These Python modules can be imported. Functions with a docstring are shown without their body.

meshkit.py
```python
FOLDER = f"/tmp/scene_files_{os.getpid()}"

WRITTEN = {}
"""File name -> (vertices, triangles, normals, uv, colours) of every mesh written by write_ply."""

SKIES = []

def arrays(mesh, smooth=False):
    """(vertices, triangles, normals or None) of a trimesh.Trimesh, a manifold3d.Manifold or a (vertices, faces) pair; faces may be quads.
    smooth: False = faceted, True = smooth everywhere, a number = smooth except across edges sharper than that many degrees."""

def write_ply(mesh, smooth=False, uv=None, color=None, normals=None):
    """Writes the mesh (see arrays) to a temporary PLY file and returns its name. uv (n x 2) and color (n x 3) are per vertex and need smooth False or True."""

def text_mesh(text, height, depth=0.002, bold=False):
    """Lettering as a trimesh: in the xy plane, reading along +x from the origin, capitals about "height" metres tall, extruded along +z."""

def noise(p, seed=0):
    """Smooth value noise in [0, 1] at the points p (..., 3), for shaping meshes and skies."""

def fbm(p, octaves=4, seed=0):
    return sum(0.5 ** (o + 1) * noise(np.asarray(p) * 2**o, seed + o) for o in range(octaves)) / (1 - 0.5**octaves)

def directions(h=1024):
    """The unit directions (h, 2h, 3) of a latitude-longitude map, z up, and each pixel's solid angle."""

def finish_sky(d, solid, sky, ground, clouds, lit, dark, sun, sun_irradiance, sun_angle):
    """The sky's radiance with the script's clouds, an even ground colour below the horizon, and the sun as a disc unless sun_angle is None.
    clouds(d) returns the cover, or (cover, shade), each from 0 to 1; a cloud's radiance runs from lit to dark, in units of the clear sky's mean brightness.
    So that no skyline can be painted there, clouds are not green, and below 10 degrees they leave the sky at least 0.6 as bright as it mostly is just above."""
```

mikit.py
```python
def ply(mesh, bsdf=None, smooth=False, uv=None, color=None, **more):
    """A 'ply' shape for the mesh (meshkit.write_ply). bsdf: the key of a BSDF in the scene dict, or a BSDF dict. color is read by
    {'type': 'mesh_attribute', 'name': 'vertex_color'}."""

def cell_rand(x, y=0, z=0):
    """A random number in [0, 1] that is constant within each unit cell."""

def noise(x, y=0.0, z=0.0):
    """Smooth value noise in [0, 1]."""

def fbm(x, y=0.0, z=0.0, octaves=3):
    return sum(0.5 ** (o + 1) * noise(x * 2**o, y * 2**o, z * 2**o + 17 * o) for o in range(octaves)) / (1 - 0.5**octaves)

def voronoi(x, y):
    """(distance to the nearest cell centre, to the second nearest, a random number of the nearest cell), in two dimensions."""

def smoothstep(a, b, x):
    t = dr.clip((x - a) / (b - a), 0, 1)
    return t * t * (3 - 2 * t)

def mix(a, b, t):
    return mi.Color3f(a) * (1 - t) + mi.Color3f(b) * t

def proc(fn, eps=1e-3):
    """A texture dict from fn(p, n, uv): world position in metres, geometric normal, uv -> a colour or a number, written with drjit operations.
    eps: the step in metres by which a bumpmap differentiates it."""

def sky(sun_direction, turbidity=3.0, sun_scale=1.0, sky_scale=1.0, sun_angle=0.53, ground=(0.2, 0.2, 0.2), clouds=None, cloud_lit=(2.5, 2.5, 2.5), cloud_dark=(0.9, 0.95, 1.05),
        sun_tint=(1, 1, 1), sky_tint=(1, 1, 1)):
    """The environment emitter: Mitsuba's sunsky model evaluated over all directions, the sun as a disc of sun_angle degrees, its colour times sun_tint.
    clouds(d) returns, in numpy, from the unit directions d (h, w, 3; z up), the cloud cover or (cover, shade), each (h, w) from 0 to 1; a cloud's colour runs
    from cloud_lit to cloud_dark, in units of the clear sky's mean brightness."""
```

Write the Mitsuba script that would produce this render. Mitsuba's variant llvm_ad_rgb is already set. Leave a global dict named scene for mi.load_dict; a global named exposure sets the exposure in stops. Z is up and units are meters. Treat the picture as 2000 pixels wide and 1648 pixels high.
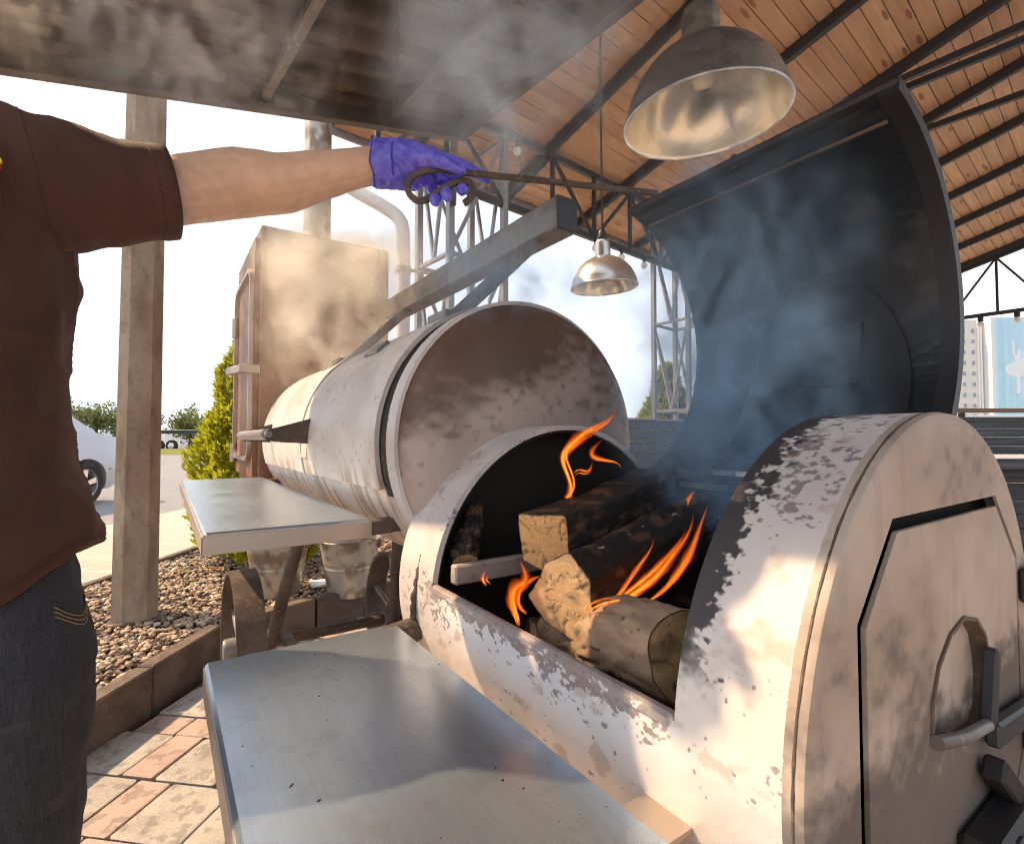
import math, random, numpy as np, trimesh, manifold3d as m3, mitsuba as mi, drjit as dr, mikit, meshkit
from shapely.geometry import Polygon, Point, LineString, box as sbox
from mikit import proc, noise, fbm, voronoi, cell_rand, smoothstep, mix

T = mi.ScalarTransform4f
scene, labels = {}, {}
random.seed(7)
rng = np.random.default_rng(7)

# ------------------------------------------------------------------ camera, daylight, exposure
H = 1.03
PITCH = math.radians(1.9)
scene['camera'] = {'type': 'perspective', 'fov': math.degrees(2 * math.atan(1000 / 1006)), 'fov_axis': 'x', 'near_clip': 0.02, 'far_clip': 2000.0,
                   'to_world': T().look_at(origin=[0, 0, H], target=[0, math.cos(PITCH), H + math.sin(PITCH)], up=[0, 0, 1])}
SUN = (-0.97, 0.16, 1.08)


def sky_cover(d):
    n = meshkit.fbm(d * np.array([3.0, 3.0, 7.0]) + 4.0, 5, 3)
    return np.clip(0.94 + 0.5 * (n - 0.5), 0, 1), np.clip(0.04 + 0.3 * (meshkit.fbm(d * 6 + 9, 4, 8) - 0.45), 0, 1)


scene['daylight'] = mikit.sky(SUN, turbidity=3, sun_tint=(1.0, 0.87, 0.69), clouds=sky_cover, cloud_lit=(2.5, 2.68, 2.95), cloud_dark=(1.2, 1.35, 1.6))
exposure = 2.35

# ------------------------------------------------------------------ helpers
def rotz(a):
    c, s = math.cos(a), math.sin(a)
    return np.array([[c, -s, 0], [s, c, 0], [0, 0, 1.0]])


S = rotz(math.radians(34.1))     # smoker frame: u across, t along the drum away from the firebox door, z up
V = rotz(math.radians(40.0))     # pavilion frame
I3 = np.eye(3)


def numbered(name):
    if name not in scene and name not in labels:
        return name
    n = 1
    while f'{name}_{n:03d}' in scene or f'{name}_{n:03d}' in labels:
        n += 1
    return f'{name}_{n:03d}'


def thing(name, label, cat, group=None):
    k = numbered(name)
    labels[k] = {'label': label, 'category': cat}
    if group:
        labels[k]['group'] = group
    return k


def put(name, mesh, mat, parent=None, smooth=False, R=I3, o=(0, 0, 0), **more):
    k = numbered((parent + '__' if parent else '') + name)
    if isinstance(mesh, tuple):
        v, f = np.asarray(mesh[0], float), np.asarray(mesh[1], int)
        if f.shape[1] == 4:
            f = np.vstack([f[:, [0, 1, 2]], f[:, [0, 2, 3]]])
        mesh = trimesh.Trimesh(v, f, process=False)
    v = np.asarray(mesh.vertices) @ np.asarray(R).T + np.asarray(o, float)
    mesh = trimesh.Trimesh(v, mesh.faces, process=False)
    scene[k] = mikit.ply(mesh, mat, smooth=smooth, **more)
    return k


def struct(name, mesh, mat, **kw):
    k = put(name, mesh, mat, **kw)
    labels[k] = {'kind': 'structure'}
    return k


def one(name, mesh, mat, label, cat, group=None, **kw):
    k = put(name, mesh, mat, **kw)
    labels[k] = {'label': label, 'category': cat}
    if group:
        labels[k]['group'] = group
    return k


def join(*ms):
    vs, fs, n = [], [], 0
    for m in ms:
        if not isinstance(m, tuple):
            m = (np.asarray(m.vertices), np.asarray(m.faces))
        f = np.asarray(m[1])
        if f.shape[1] == 4:
            f = np.vstack([f[:, [0, 1, 2]], f[:, [0, 2, 3]]])
        vs.append(np.asarray(m[0], float))
        fs.append(f + n)
        n += len(m[0])
    return trimesh.Trimesh(np.vstack(vs), np.vstack(fs), process=False)


def hull(p):
    return trimesh.convex.convex_hull(np.asarray(p, float))


def cbox(lo, hi, c=0.004):
    lo, hi = np.asarray(lo, float), np.asarray(hi, float)
    c = min(c, 0.45 * (hi - lo).min())
    pts = []
    for i in range(8):
        b = [(i >> k) & 1 for k in range(3)]
        q = np.where(b, hi, lo)
        for k in range(3):
            w = q.copy()
            for j in range(3):
                if j != k:
                    w[j] += -c if b[j] else c
            pts.append(w)
    return hull(pts)


def beam(a, b, w, h, up=(0, 0, 1), c=0.003):
    a, b = np.asarray(a, float), np.asarray(b, float)
    d = b - a
    L = np.linalg.norm(d)
    d = d / L
    s = np.cross(d, up)
    if np.linalg.norm(s) < 1e-6:
        s = np.cross(d, [1, 0, 0])
    s /= np.linalg.norm(s)
    u = np.cross(s, d)
    m = cbox([-w / 2, 0, -h / 2], [w / 2, L, h / 2], c)
    m.apply_transform(np.vstack([np.column_stack([s, d, u, a]), [0, 0, 0, 1]]))
    return m


def tube(pts, r, n=12):
    p = np.asarray(pts, float)
    r = np.broadcast_to(np.asarray(r, float), (len(p),))
    t = np.gradient(p, axis=0)
    t /= np.linalg.norm(t, axis=1, keepdims=True)
    a = np.cross(t[0], [0, 0, 1.0] if abs(t[0][2]) < 0.9 else [1.0, 0, 0])
    a /= np.linalg.norm(a)
    vs = []
    ang = np.arange(n) * 2 * np.pi / n
    for i in range(len(p)):
        a = a - t[i] * (a @ t[i])
        a /= np.linalg.norm(a)
        b = np.cross(t[i], a)
        vs.append(p[i] + r[i] * (np.cos(ang)[:, None] * a + np.sin(ang)[:, None] * b))
    v = np.vstack(vs + [p[:1], p[-1:]])
    f = []
    for i in range(len(p) - 1):
        for j in range(n):
            k = (j + 1) % n
            f += [[i * n + j, i * n + k, (i + 1) * n + k], [i * n + j, (i + 1) * n + k, (i + 1) * n + j]]
    m = len(p) * n
    for j in range(n):
        k = (j + 1) % n
        f += [[m, k, j], [m + 1, m - n + j, m - n + k]]
    return trimesh.Trimesh(v, f, process=False)


def spline(pts, n=40):
    from scipy.interpolate import CubicSpline
    p = np.asarray(pts, float)
    s = np.concatenate([[0], np.cumsum(np.linalg.norm(np.diff(p, axis=0), axis=1))])
    return CubicSpline(s, p)(np.linspace(0, s[-1], n))


def lathe(profile, n=48, M=None):
    """closed or open profile of (r, z) revolved about z; M: 3x3 whose columns say where x, y, z go."""
    p = np.asarray(profile, float)
    ang = np.arange(n) * 2 * np.pi / n
    v = np.stack([p[:, None, 0] * np.cos(ang), p[:, None, 0] * np.sin(ang), np.repeat(p[:, 1:2], n, 1)], -1).reshape(-1, 3)
    f = []
    for i in range(len(p) - 1):
        for j in range(n):
            k = (j + 1) % n
            f += [[i * n + j, i * n + k, (i + 1) * n + k], [i * n + j, (i + 1) * n + k, (i + 1) * n + j]]
    if M is not None:
        v = v @ np.asarray(M, float).T
    return trimesh.Trimesh(v, f, process=False)


TAX = np.array([[1, 0, 0], [0, 0, 1], [0, 1, 0.0]])   # lathe about the t axis (x stays u, z of the lathe goes to t)


def shell(R, th, a0, a1, t0, t1, cu=0.0, cz=0.0, n=48, nt=1):
    """a piece of a cylinder about the t axis with thickness th inside radius R; angles in degrees from +u towards +z."""
    full = abs(a1 - a0) >= 359.9
    a = np.radians(np.linspace(a0, a1, n + 1))
    ts = np.linspace(t0, t1, nt + 1)
    rings = []
    prof = [(R, t) for t in ts] + [(R - th, t) for t in ts[::-1]]
    v = np.array([[cu + r * math.cos(x), t, cz + r * math.sin(x)] for x in a for r, t in prof])
    m = len(prof)
    f = []
    for i in range(n):
        for j in range(m):
            k = (j + 1) % m
            f += [[i * m + j, i * m + k, (i + 1) * m + k], [i * m + j, (i + 1) * m + k, (i + 1) * m + j]]
    if not full:
        for j in range(1, m - 1):
            f += [[0, j, j + 1], [n * m, n * m + j + 1, n * m + j]]
    return trimesh.Trimesh(v, f, process=False)


def extrude(poly, h, M=None, o=(0, 0, 0)):
    m = trimesh.creation.extrude_polygon(poly, h, engine='earcut')
    v = np.asarray(m.vertices)
    if M is not None:
        v = v @ np.asarray(M, float).T
    return trimesh.Trimesh(v + np.asarray(o), m.faces, process=False)


UZ = np.array([[1, 0, 0], [0, 0, 1], [0, 1, 0.0]])    # polygon (u, z) extruded towards +t
TZ = np.array([[0, 0, 1], [1, 0, 0], [0, 1, 0.0]])    # polygon (t, z) extruded towards +u


def loft(sections):
    """sections: list of (n x 3) rings, closed with fans at both ends."""
    n = len(sections[0])
    v = np.vstack(sections + [np.mean(sections[0], 0)[None], np.mean(sections[-1], 0)[None]])
    f = []
    for i in range(len(sections) - 1):
        for j in range(n):
            k = (j + 1) % n
            f += [[i * n + j, i * n + k, (i + 1) * n + k], [i * n + j, (i + 1) * n + k, (i + 1) * n + j]]
    m = len(sections) * n
    for j in range(n):
        k = (j + 1) % n
        f += [[m, k, j], [m + 1, m - n + j, m - n + k]]
    return trimesh.Trimesh(v, f, process=False)


def chains(cs, edge=0.008, smooth=8, seg=20):
    """chains of (point, radius) joints -> one smooth surface."""
    parts = []
    for c in cs:
        sp = [m3.Manifold.sphere(float(r), seg).translate([float(x) for x in p]) for p, r in c]
        if len(sp) == 1:
            parts.append(sp[0])
        for a, b in zip(sp[:-1], sp[1:]):
            parts.append(m3.Manifold.batch_hull([a, b]))
    m = m3.Manifold.batch_boolean(parts, m3.OpType.Add).refine_to_length(edge).to_mesh()
    tm = trimesh.Trimesh(m.vert_properties[:, :3], m.tri_verts, process=True)
    if smooth:
        trimesh.smoothing.filter_taubin(tm, iterations=smooth)
    return tm


def vnoise(mesh, amp, freq, seed=0, keep=None):
    v = np.asarray(mesh.vertices)
    n = mesh.vertex_normals
    d = (meshkit.fbm(v * freq + 50, 4, seed) - 0.5) * 2 * amp
    return trimesh.Trimesh(v + n * d[:, None], mesh.faces, process=False)


UNIT = {}


def copybox(name, parent, mat, lo, hi, R=I3, o=(0, 0, 0), c=0.06):
    """a chamfered box that shares one mesh with its kind, placed by a matrix."""
    key = (mat, c)
    if key not in UNIT:
        UNIT[key] = mikit.ply(cbox([-0.5] * 3, [0.5] * 3, c), mat)
    lo, hi = np.asarray(lo, float), np.asarray(hi, float)
    M = np.eye(4)
    M[:3, :3] = np.asarray(R) @ np.diag(hi - lo)
    M[:3, 3] = np.asarray(R) @ ((lo + hi) / 2) + np.asarray(o)
    k = numbered((parent + '__' if parent else '') + name)
    scene[k] = {**UNIT[key], 'to_world': T(M)}
    return k


# ------------------------------------------------------------------ materials
def rgb(*c):
    return {'type': 'rgb', 'value': list(c)}


def prin(base, rough=0.5, metallic=0.0, **kw):
    b = {'type': 'principled', 'base_color': base if isinstance(base, dict) else rgb(*base), 'roughness': rough, 'metallic': metallic, **kw}
    return b


def mat(name, base, rough=0.5, metallic=0.0, bump=None, scale=1.0, eps=1e-3, **kw):
    b = prin(base, rough, metallic, **kw)
    if bump is not None:
        b = {'type': 'bumpmap', 'tex': proc(bump, eps), 'scale': scale, 'bsdf': b}
    scene[name] = {'type': 'twosided', 'bsdf': b}


CA, SA = math.cos(math.radians(34.1)), math.sin(math.radians(34.1))


def uu(p): return p.x * CA + p.y * SA
def tt(p): return p.y * CA - p.x * SA


def fb_paint(p, n, uv):
    u, t = uu(p), tt(p)
    big = fbm(u * 9, t * 9, p.z * 9, 3)
    fine = fbm(u * 70 + 3, t * 70, p.z * 70, 3)
    base = mix((0.62, 0.555, 0.52), (0.52, 0.455, 0.425), smoothstep(0.35, 0.7, big))
    # soot and burnt paint flaked off round the mouth of the firebox
    near = smoothstep(0.20, 0.31, t) * smoothstep(0.86, 1.06, p.z) * smoothstep(0.36, 0.30, t)
    lip = smoothstep(0.70, 0.785, p.z) * smoothstep(0.795, 0.79, p.z) * smoothstep(0.45, 0.40, u) * smoothstep(0.3, 0.34, t) * smoothstep(0.9, 0.75, t)
    top = smoothstep(0.88, 1.03, p.z) * smoothstep(0.40, 0.30, t)
    vfine = fbm(u * 190 + 3, t * 190, p.z * 190, 2)
    v = 0.30 * big + 0.38 * fine + 0.32 * vfine + 0.20 * near + 0.135 * lip + 0.05 * top
    flake = smoothstep(0.615, 0.675, v)
    col = mix(base, (0.16, 0.135, 0.135), flake * 0.8)
    # bare scorched rim: the paint is burnt off along the mouth with a ragged border
    e1 = t + 0.07 * (big - 0.5) + 0.05 * (fine - 0.5) + 0.03 * (vfine - 0.5)
    burnt = smoothstep(0.268, 0.278, e1) * smoothstep(0.306, 0.304, t) * smoothstep(0.80, 0.86, p.z + 0.10 * (fine - 0.5))
    col = mix(col, (0.045, 0.038, 0.040), burnt)
    e2 = p.z + 0.05 * (fine - 0.5) + 0.03 * (vfine - 0.5)
    rim = smoothstep(0.768, 0.773, e2) * smoothstep(0.80, 0.795, p.z) * smoothstep(0.302, 0.306, t) * smoothstep(0.79, 0.78, t)
    col = mix(col, (0.24, 0.185, 0.17), rim * 0.85)
    rust = smoothstep(0.60, 0.74, fbm(u * 30 + 9, t * 30, p.z * 30 + 4, 4))
    col = mix(col, (0.30, 0.19, 0.13), rust * 0.45)
    return col


def cap_paint(p, n, uv):
    u, t = uu(p), tt(p)
    big = fbm(u * 7 + 3, t * 7, p.z * 7, 4)
    fine = fbm(u * 60, t * 60, p.z * 60 + 8, 3)
    base = mix((0.45, 0.365, 0.30), (0.33, 0.25, 0.195), smoothstep(0.35, 0.75, big))
    soot = smoothstep(0.50, 0.72, big * 0.6 + fine * 0.25 + 0.56 * smoothstep(0.86, 0.62, p.z))
    streak = smoothstep(0.58, 0.68, fbm(u * 60, t * 60, p.z * 5, 3))
    return mix(mix(base, (0.05, 0.045, 0.045), soot * 0.80), (0.16, 0.11, 0.09), streak * 0.15)


def plate_soot(p, n, uv):
    u, t = uu(p), tt(p)
    big = fbm(u * 5, t * 5, p.z * 5 + 2, 4)
    fine = fbm(u * 55, t * 55, p.z * 55, 3)
    r = dr.sqrt(dr.square(u - 0.673) + dr.square(p.z - 0.758))
    # the firebox's heat has burnt a pale ring close to its shell; soot beyond has a flaked, grainy edge
    edge = r - 0.385 + (big - 0.5) * 0.30 + (fine - 0.5) * 0.11
    col = mix((0.44, 0.34, 0.29), (0.145, 0.078, 0.052), smoothstep(-0.06, 0.10, edge))
    col = mix(col, (0.10, 0.06, 0.045), smoothstep(0.62, 0.78, fine) * 0.3)
    return mix(col, (0.09, 0.05, 0.038), smoothstep(0.5, 0.75, big) * 0.5)


def tar(p, n, uv):
    a = fbm(p.x * 18, p.y * 18, p.z * 18, 3)
    return mix((0.008, 0.0085, 0.010), (0.030, 0.028, 0.028), smoothstep(0.5, 0.75, a))


def tar_bump(p, n, uv):
    a = fbm(p.x * 90, p.y * 90, p.z * 90, 3)
    m = smoothstep(0.45, 0.6, fbm(p.x * 6 + 2, p.y * 6, p.z * 6, 3))
    return a * (0.25 + 0.75 * m)


def tar_rough(p, n, uv):
    return 0.26 + 0.3 * fbm(p.x * 14, p.y * 14, p.z * 14, 3)


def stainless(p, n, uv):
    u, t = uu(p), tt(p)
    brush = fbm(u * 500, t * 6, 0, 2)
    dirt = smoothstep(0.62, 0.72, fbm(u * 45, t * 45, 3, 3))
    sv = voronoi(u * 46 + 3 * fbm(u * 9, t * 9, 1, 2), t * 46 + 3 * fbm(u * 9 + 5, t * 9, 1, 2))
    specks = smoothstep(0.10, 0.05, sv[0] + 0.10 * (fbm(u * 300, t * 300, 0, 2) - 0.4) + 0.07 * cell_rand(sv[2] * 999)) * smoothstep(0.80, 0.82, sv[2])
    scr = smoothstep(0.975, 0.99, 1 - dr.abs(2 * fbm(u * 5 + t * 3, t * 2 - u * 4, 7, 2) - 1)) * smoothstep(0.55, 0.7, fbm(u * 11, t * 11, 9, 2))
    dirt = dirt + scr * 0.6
    col = mix((0.50, 0.59, 0.69), (0.45, 0.53, 0.62), brush)  # blue tint put into the steel to stand for reflected sky
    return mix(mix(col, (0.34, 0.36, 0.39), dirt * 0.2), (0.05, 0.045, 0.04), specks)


def stainless_rough(p, n, uv):
    u, t = uu(p), tt(p)
    return 0.22 + 0.14 * fbm(u * 8, t * 8, 0, 3) + 0.06 * fbm(u * 400, t * 8, 0, 2)


def chamber_paint(p, n, uv):
    u, t = uu(p), tt(p)
    big = fbm(u * 6 + 1, t * 6, p.z * 6, 4)
    col = mix((0.58, 0.52, 0.48), (0.46, 0.40, 0.36), smoothstep(0.4, 0.7, big))
    streak = smoothstep(0.50, 0.66, fbm(u * 8, t * 45, p.z * 3, 3)) * smoothstep(0.99, 0.93, p.z)
    col = mix(col, (0.32, 0.20, 0.12), streak * 0.75)
    chips = smoothstep(0.70, 0.73, fbm(u * 60, t * 60, p.z * 60, 3))
    return mix(col, (0.20, 0.15, 0.12), chips * 0.5)


def grey_steel(p, n, uv):
    a = fbm(p.x * 12, p.y * 12, p.z * 12, 3)
    f = fbm(p.x * 90, p.y * 90, p.z * 90, 2)
    return mix(mix((0.23, 0.22, 0.21), (0.15, 0.13, 0.12), smoothstep(0.4, 0.7, a)), (0.30, 0.28, 0.26), smoothstep(0.6, 0.75, f) * 0.5)


def rusty(p, n, uv):
    a = fbm(p.x * 10, p.y * 10, p.z * 10, 4)
    f = fbm(p.x * 110, p.y * 110, p.z * 110, 2)
    return mix(mix((0.12, 0.085, 0.065), (0.07, 0.052, 0.044), smoothstep(0.4, 0.65, a)), (0.20, 0.13, 0.085), smoothstep(0.58, 0.75, f) * 0.6)


def cab_steel(p, n, uv):
    a = fbm(p.x * 4, p.y * 4, p.z * 4, 4)
    f = fbm(p.x * 60, p.y * 60, p.z * 60, 2)
    return mix(mix((0.26, 0.12, 0.06), (0.15, 0.07, 0.04), smoothstep(0.35, 0.65, a)), (0.34, 0.19, 0.11), smoothstep(0.6, 0.75, f) * 0.35)


def wood_end(p, n, uv):
    a = fbm(p.x * 30, p.y * 30, p.z * 160, 3)
    b = noise(p.x * 200, p.y * 200, p.z * 40)
    return mix(mix((0.62, 0.37, 0.16), (0.46, 0.25, 0.10), smoothstep(0.35, 0.7, a)), (0.62, 0.42, 0.22), smoothstep(0.6, 0.9, b) * 0.4)


def wood_old(p, n, uv):
    a = fbm(p.x * 40, p.y * 40, p.z * 120, 3)
    return mix((0.60, 0.40, 0.20), (0.22, 0.125, 0.06), smoothstep(0.42, 0.75, a))


def bark(p, n, uv):
    a = fbm(p.x * 22, p.y * 22, p.z * 60, 4)
    s = smoothstep(0.62, 0.76, fbm(p.x * 70, p.y * 70, p.z * 70, 3))
    return mix(mix((0.40, 0.265, 0.165), (0.27, 0.17, 0.105), smoothstep(0.35, 0.65, a)), (0.06, 0.045, 0.035), s * 0.8)


def bark_bump(p, n, uv):
    return fbm(p.x * 45, p.y * 45, p.z * 90, 4)


def char(p, n, uv):
    a = fbm(p.x * 30, p.y * 30, p.z * 60, 4)
    return mix((0.024, 0.016, 0.012), (0.13, 0.070, 0.035), smoothstep(0.5, 0.72, a))


def ash(p, n, uv):
    a = fbm(p.x * 120, p.y * 120, p.z * 120, 3)
    return mix((0.62, 0.50, 0.42), (0.25, 0.18, 0.14), smoothstep(0.45, 0.65, a))


def skin(p, n, uv):
    a = fbm(p.x * 60, p.y * 60, p.z * 60, 3)
    return mix((0.68, 0.44, 0.31), (0.62, 0.385, 0.265), smoothstep(0.3, 0.75, a))


def shirt_cloth(p, n, uv):
    a = fbm(p.x * 500, p.y * 500, p.z * 500, 2)
    b = fbm(p.x * 9, p.y * 9, p.z * 9, 3)
    return mix((0.082, 0.032, 0.020), (0.055, 0.022, 0.015), 0.5 * a + 0.5 * smoothstep(0.3, 0.7, b))


def denim(p, n, uv):
    w = noise(p.x * 900, p.y * 900, p.z * 60)
    b = fbm(p.x * 14, p.y * 14, p.z * 40, 3)
    return mix(mix((0.016, 0.019, 0.028), (0.070, 0.077, 0.096), w * 0.5), (0.075, 0.080, 0.10), smoothstep(0.60, 0.78, b) * 0.3)


def denim_bump(p, n, uv):
    return noise(p.x * 800, p.y * 800, p.z * 200)


def nitrile(p, n, uv):
    a = fbm(p.x * 70, p.y * 70, p.z * 70, 3)
    return mix((0.10, 0.085, 0.54), (0.19, 0.165, 0.72), smoothstep(0.3, 0.7, a))


def nitrile_bump(p, n, uv):
    return fbm(p.x * 45 + p.z * 40, p.y * 45, p.z * 25, 3)


def concrete(p, n, uv):
    a = fbm(p.x * 7, p.y * 7, p.z * 3, 4)
    pit = smoothstep(0.62, 0.68, fbm(p.x * 70, p.y * 70, p.z * 50, 3))
    stain = smoothstep(0.5, 0.7, fbm(p.x * 25, p.y * 25, p.z * 6, 3))
    return mix(mix((0.36, 0.29, 0.22), (0.27, 0.20, 0.14), smoothstep(0.35, 0.7, a)), (0.12, 0.085, 0.06), dr.minimum(1, pit * 0.25 + stain * 0.35))


def paver_fn(c0, c1):
    def fn(p, n, uv):
        a = fbm(p.x * 12, p.y * 12, 0, 4)
        g = fbm(p.x * 220, p.y * 220, 1, 2)
        d = smoothstep(0.6, 0.72, fbm(p.x * 30 + 5, p.y * 30, 2, 3))
        return mix(mix(c0, c1, smoothstep(0.3, 0.7, a * 0.6 + g * 0.4)), (0.12, 0.10, 0.085), d * 0.45)
    return fn


def grain_bump(p, n, uv):
    return fbm(p.x * 260, p.y * 260, p.z * 260, 2)


def walk(p, n, uv):
    x, y = p.x * 5.0 + p.y * 0.7, p.y * 10.0 - p.x * 1.4
    row = dr.floor(y)
    fx = dr.abs(x + 0.5 * (row - 2 * dr.floor(row / 2)) - dr.floor(x + 0.5 * (row - 2 * dr.floor(row / 2))) - 0.5)
    fy = dr.abs(y - row - 0.5)
    j = dr.maximum(smoothstep(0.47, 0.49, fx), smoothstep(0.43, 0.48, fy))
    col = mix((0.46, 0.38, 0.31), (0.38, 0.31, 0.25), cell_rand(dr.floor(x + 0.5 * (row - 2 * dr.floor(row / 2))), row))
    return mix(col, (0.24, 0.19, 0.15), j * 0.7)


def asphalt(p, n, uv):
    g = fbm(p.x * 60, p.y * 60, 0, 3)
    b = fbm(p.x * 0.6, p.y * 0.6, 2, 3)
    return mix((0.15, 0.145, 0.15), (0.23, 0.22, 0.22), 0.5 * g + 0.5 * b)


def plank_fn(seed, c0, c1):
    VC, VS = math.cos(math.radians(40)), math.sin(math.radians(40))

    def fn(p, n, uv):
        u, t = p.x * VC + p.y * VS, p.y * VC - p.x * VS
        g = fbm(u * 2.5 + seed, t * 60, 0, 3)
        big = fbm(u * 1.7 + seed * 3, t * 9, 4, 3)
        k = voronoi(u * 1.6 + seed, t * 8.0)
        knot = smoothstep(0.16, 0.08, k[0]) * smoothstep(0.72, 0.8, k[2])
        col = mix(c0, c1, smoothstep(0.3, 0.72, 0.55 * g + 0.45 * big))
        return mix(col, (0.22, 0.095, 0.05), knot * 0.8)
    return fn


def canopy_fn(p, n, uv):
    a = fbm(p.x * 5, p.y * 5, p.z * 5, 4)
    return mix((0.085, 0.052, 0.038), (0.045, 0.030, 0.024), smoothstep(0.35, 0.68, a))


def galvan(p, n, uv):
    a = fbm(p.x * 25, p.y * 25, p.z * 14, 4)
    return mix((0.50, 0.46, 0.40), (0.25, 0.19, 0.14), smoothstep(0.42, 0.68, a))


def lamp_in(p, n, uv):
    a = fbm(p.x * 25, p.y * 25, p.z * 25, 4)
    return mix((0.93, 0.90, 0.82), (0.82, 0.77, 0.67), smoothstep(0.45, 0.75, a))


def lamp_out(p, n, uv):
    a = fbm(p.x * 20, p.y * 20, p.z * 20, 4)
    f = smoothstep(0.6, 0.7, fbm(p.x * 90, p.y * 90, p.z * 90, 3))
    return mix(mix((0.52, 0.52, 0.52), (0.36, 0.355, 0.35), smoothstep(0.35, 0.7, a)), (0.20, 0.18, 0.165), f * 0.4)


def facade(p, n, uv):
    a = fbm(p.x * 0.5, p.y * 0.5, p.z * 0.5, 3)
    return mix((0.72, 0.68, 0.62), (0.64, 0.60, 0.55), a)


def mural_stripes(p, n, uv):
    x = p.x * 0.93
    s = noise(dr.floor(x * 1.3), 3.0)
    f = smoothstep(0.52, 0.6, fbm(p.x * 2.2, p.y * 2.2, p.z * 2.2, 3))
    col = mix((0.36, 0.62, 0.74), (0.58, 0.77, 0.85), s)  # blues washed out, so distant haze is put into the mural colour
    return mix(col, (0.66, 0.80, 0.86), f * 0.3)


def kerb_fn(p, n, uv):
    a = fbm(p.x * 9, p.y * 9, p.z * 9, 4)
    g = fbm(p.x * 150, p.y * 150, p.z * 150, 2)
    return mix(mix((0.15, 0.105, 0.08), (0.09, 0.062, 0.05), smoothstep(0.35, 0.7, a)), (0.24, 0.18, 0.14), smoothstep(0.6, 0.75, g) * 0.5)  # stone darkened all over to stand for the shade on its face


def dark_wood(p, n, uv):
    g = fbm(p.x * 2, p.y * 40, p.z * 40, 3)
    return mix((0.035, 0.040, 0.048), (0.075, 0.085, 0.10), smoothstep(0.35, 0.7, g))


def leaf_c(p, n, uv):
    a = fbm(p.x * 5, p.y * 5, p.z * 5, 3)
    b = cell_rand(dr.floor(p.x * 40), dr.floor(p.y * 40), dr.floor(p.z * 40))
    return mix((0.24, 0.28, 0.020), (0.52, 0.50, 0.04), 0.5 * a + 0.5 * b)


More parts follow.
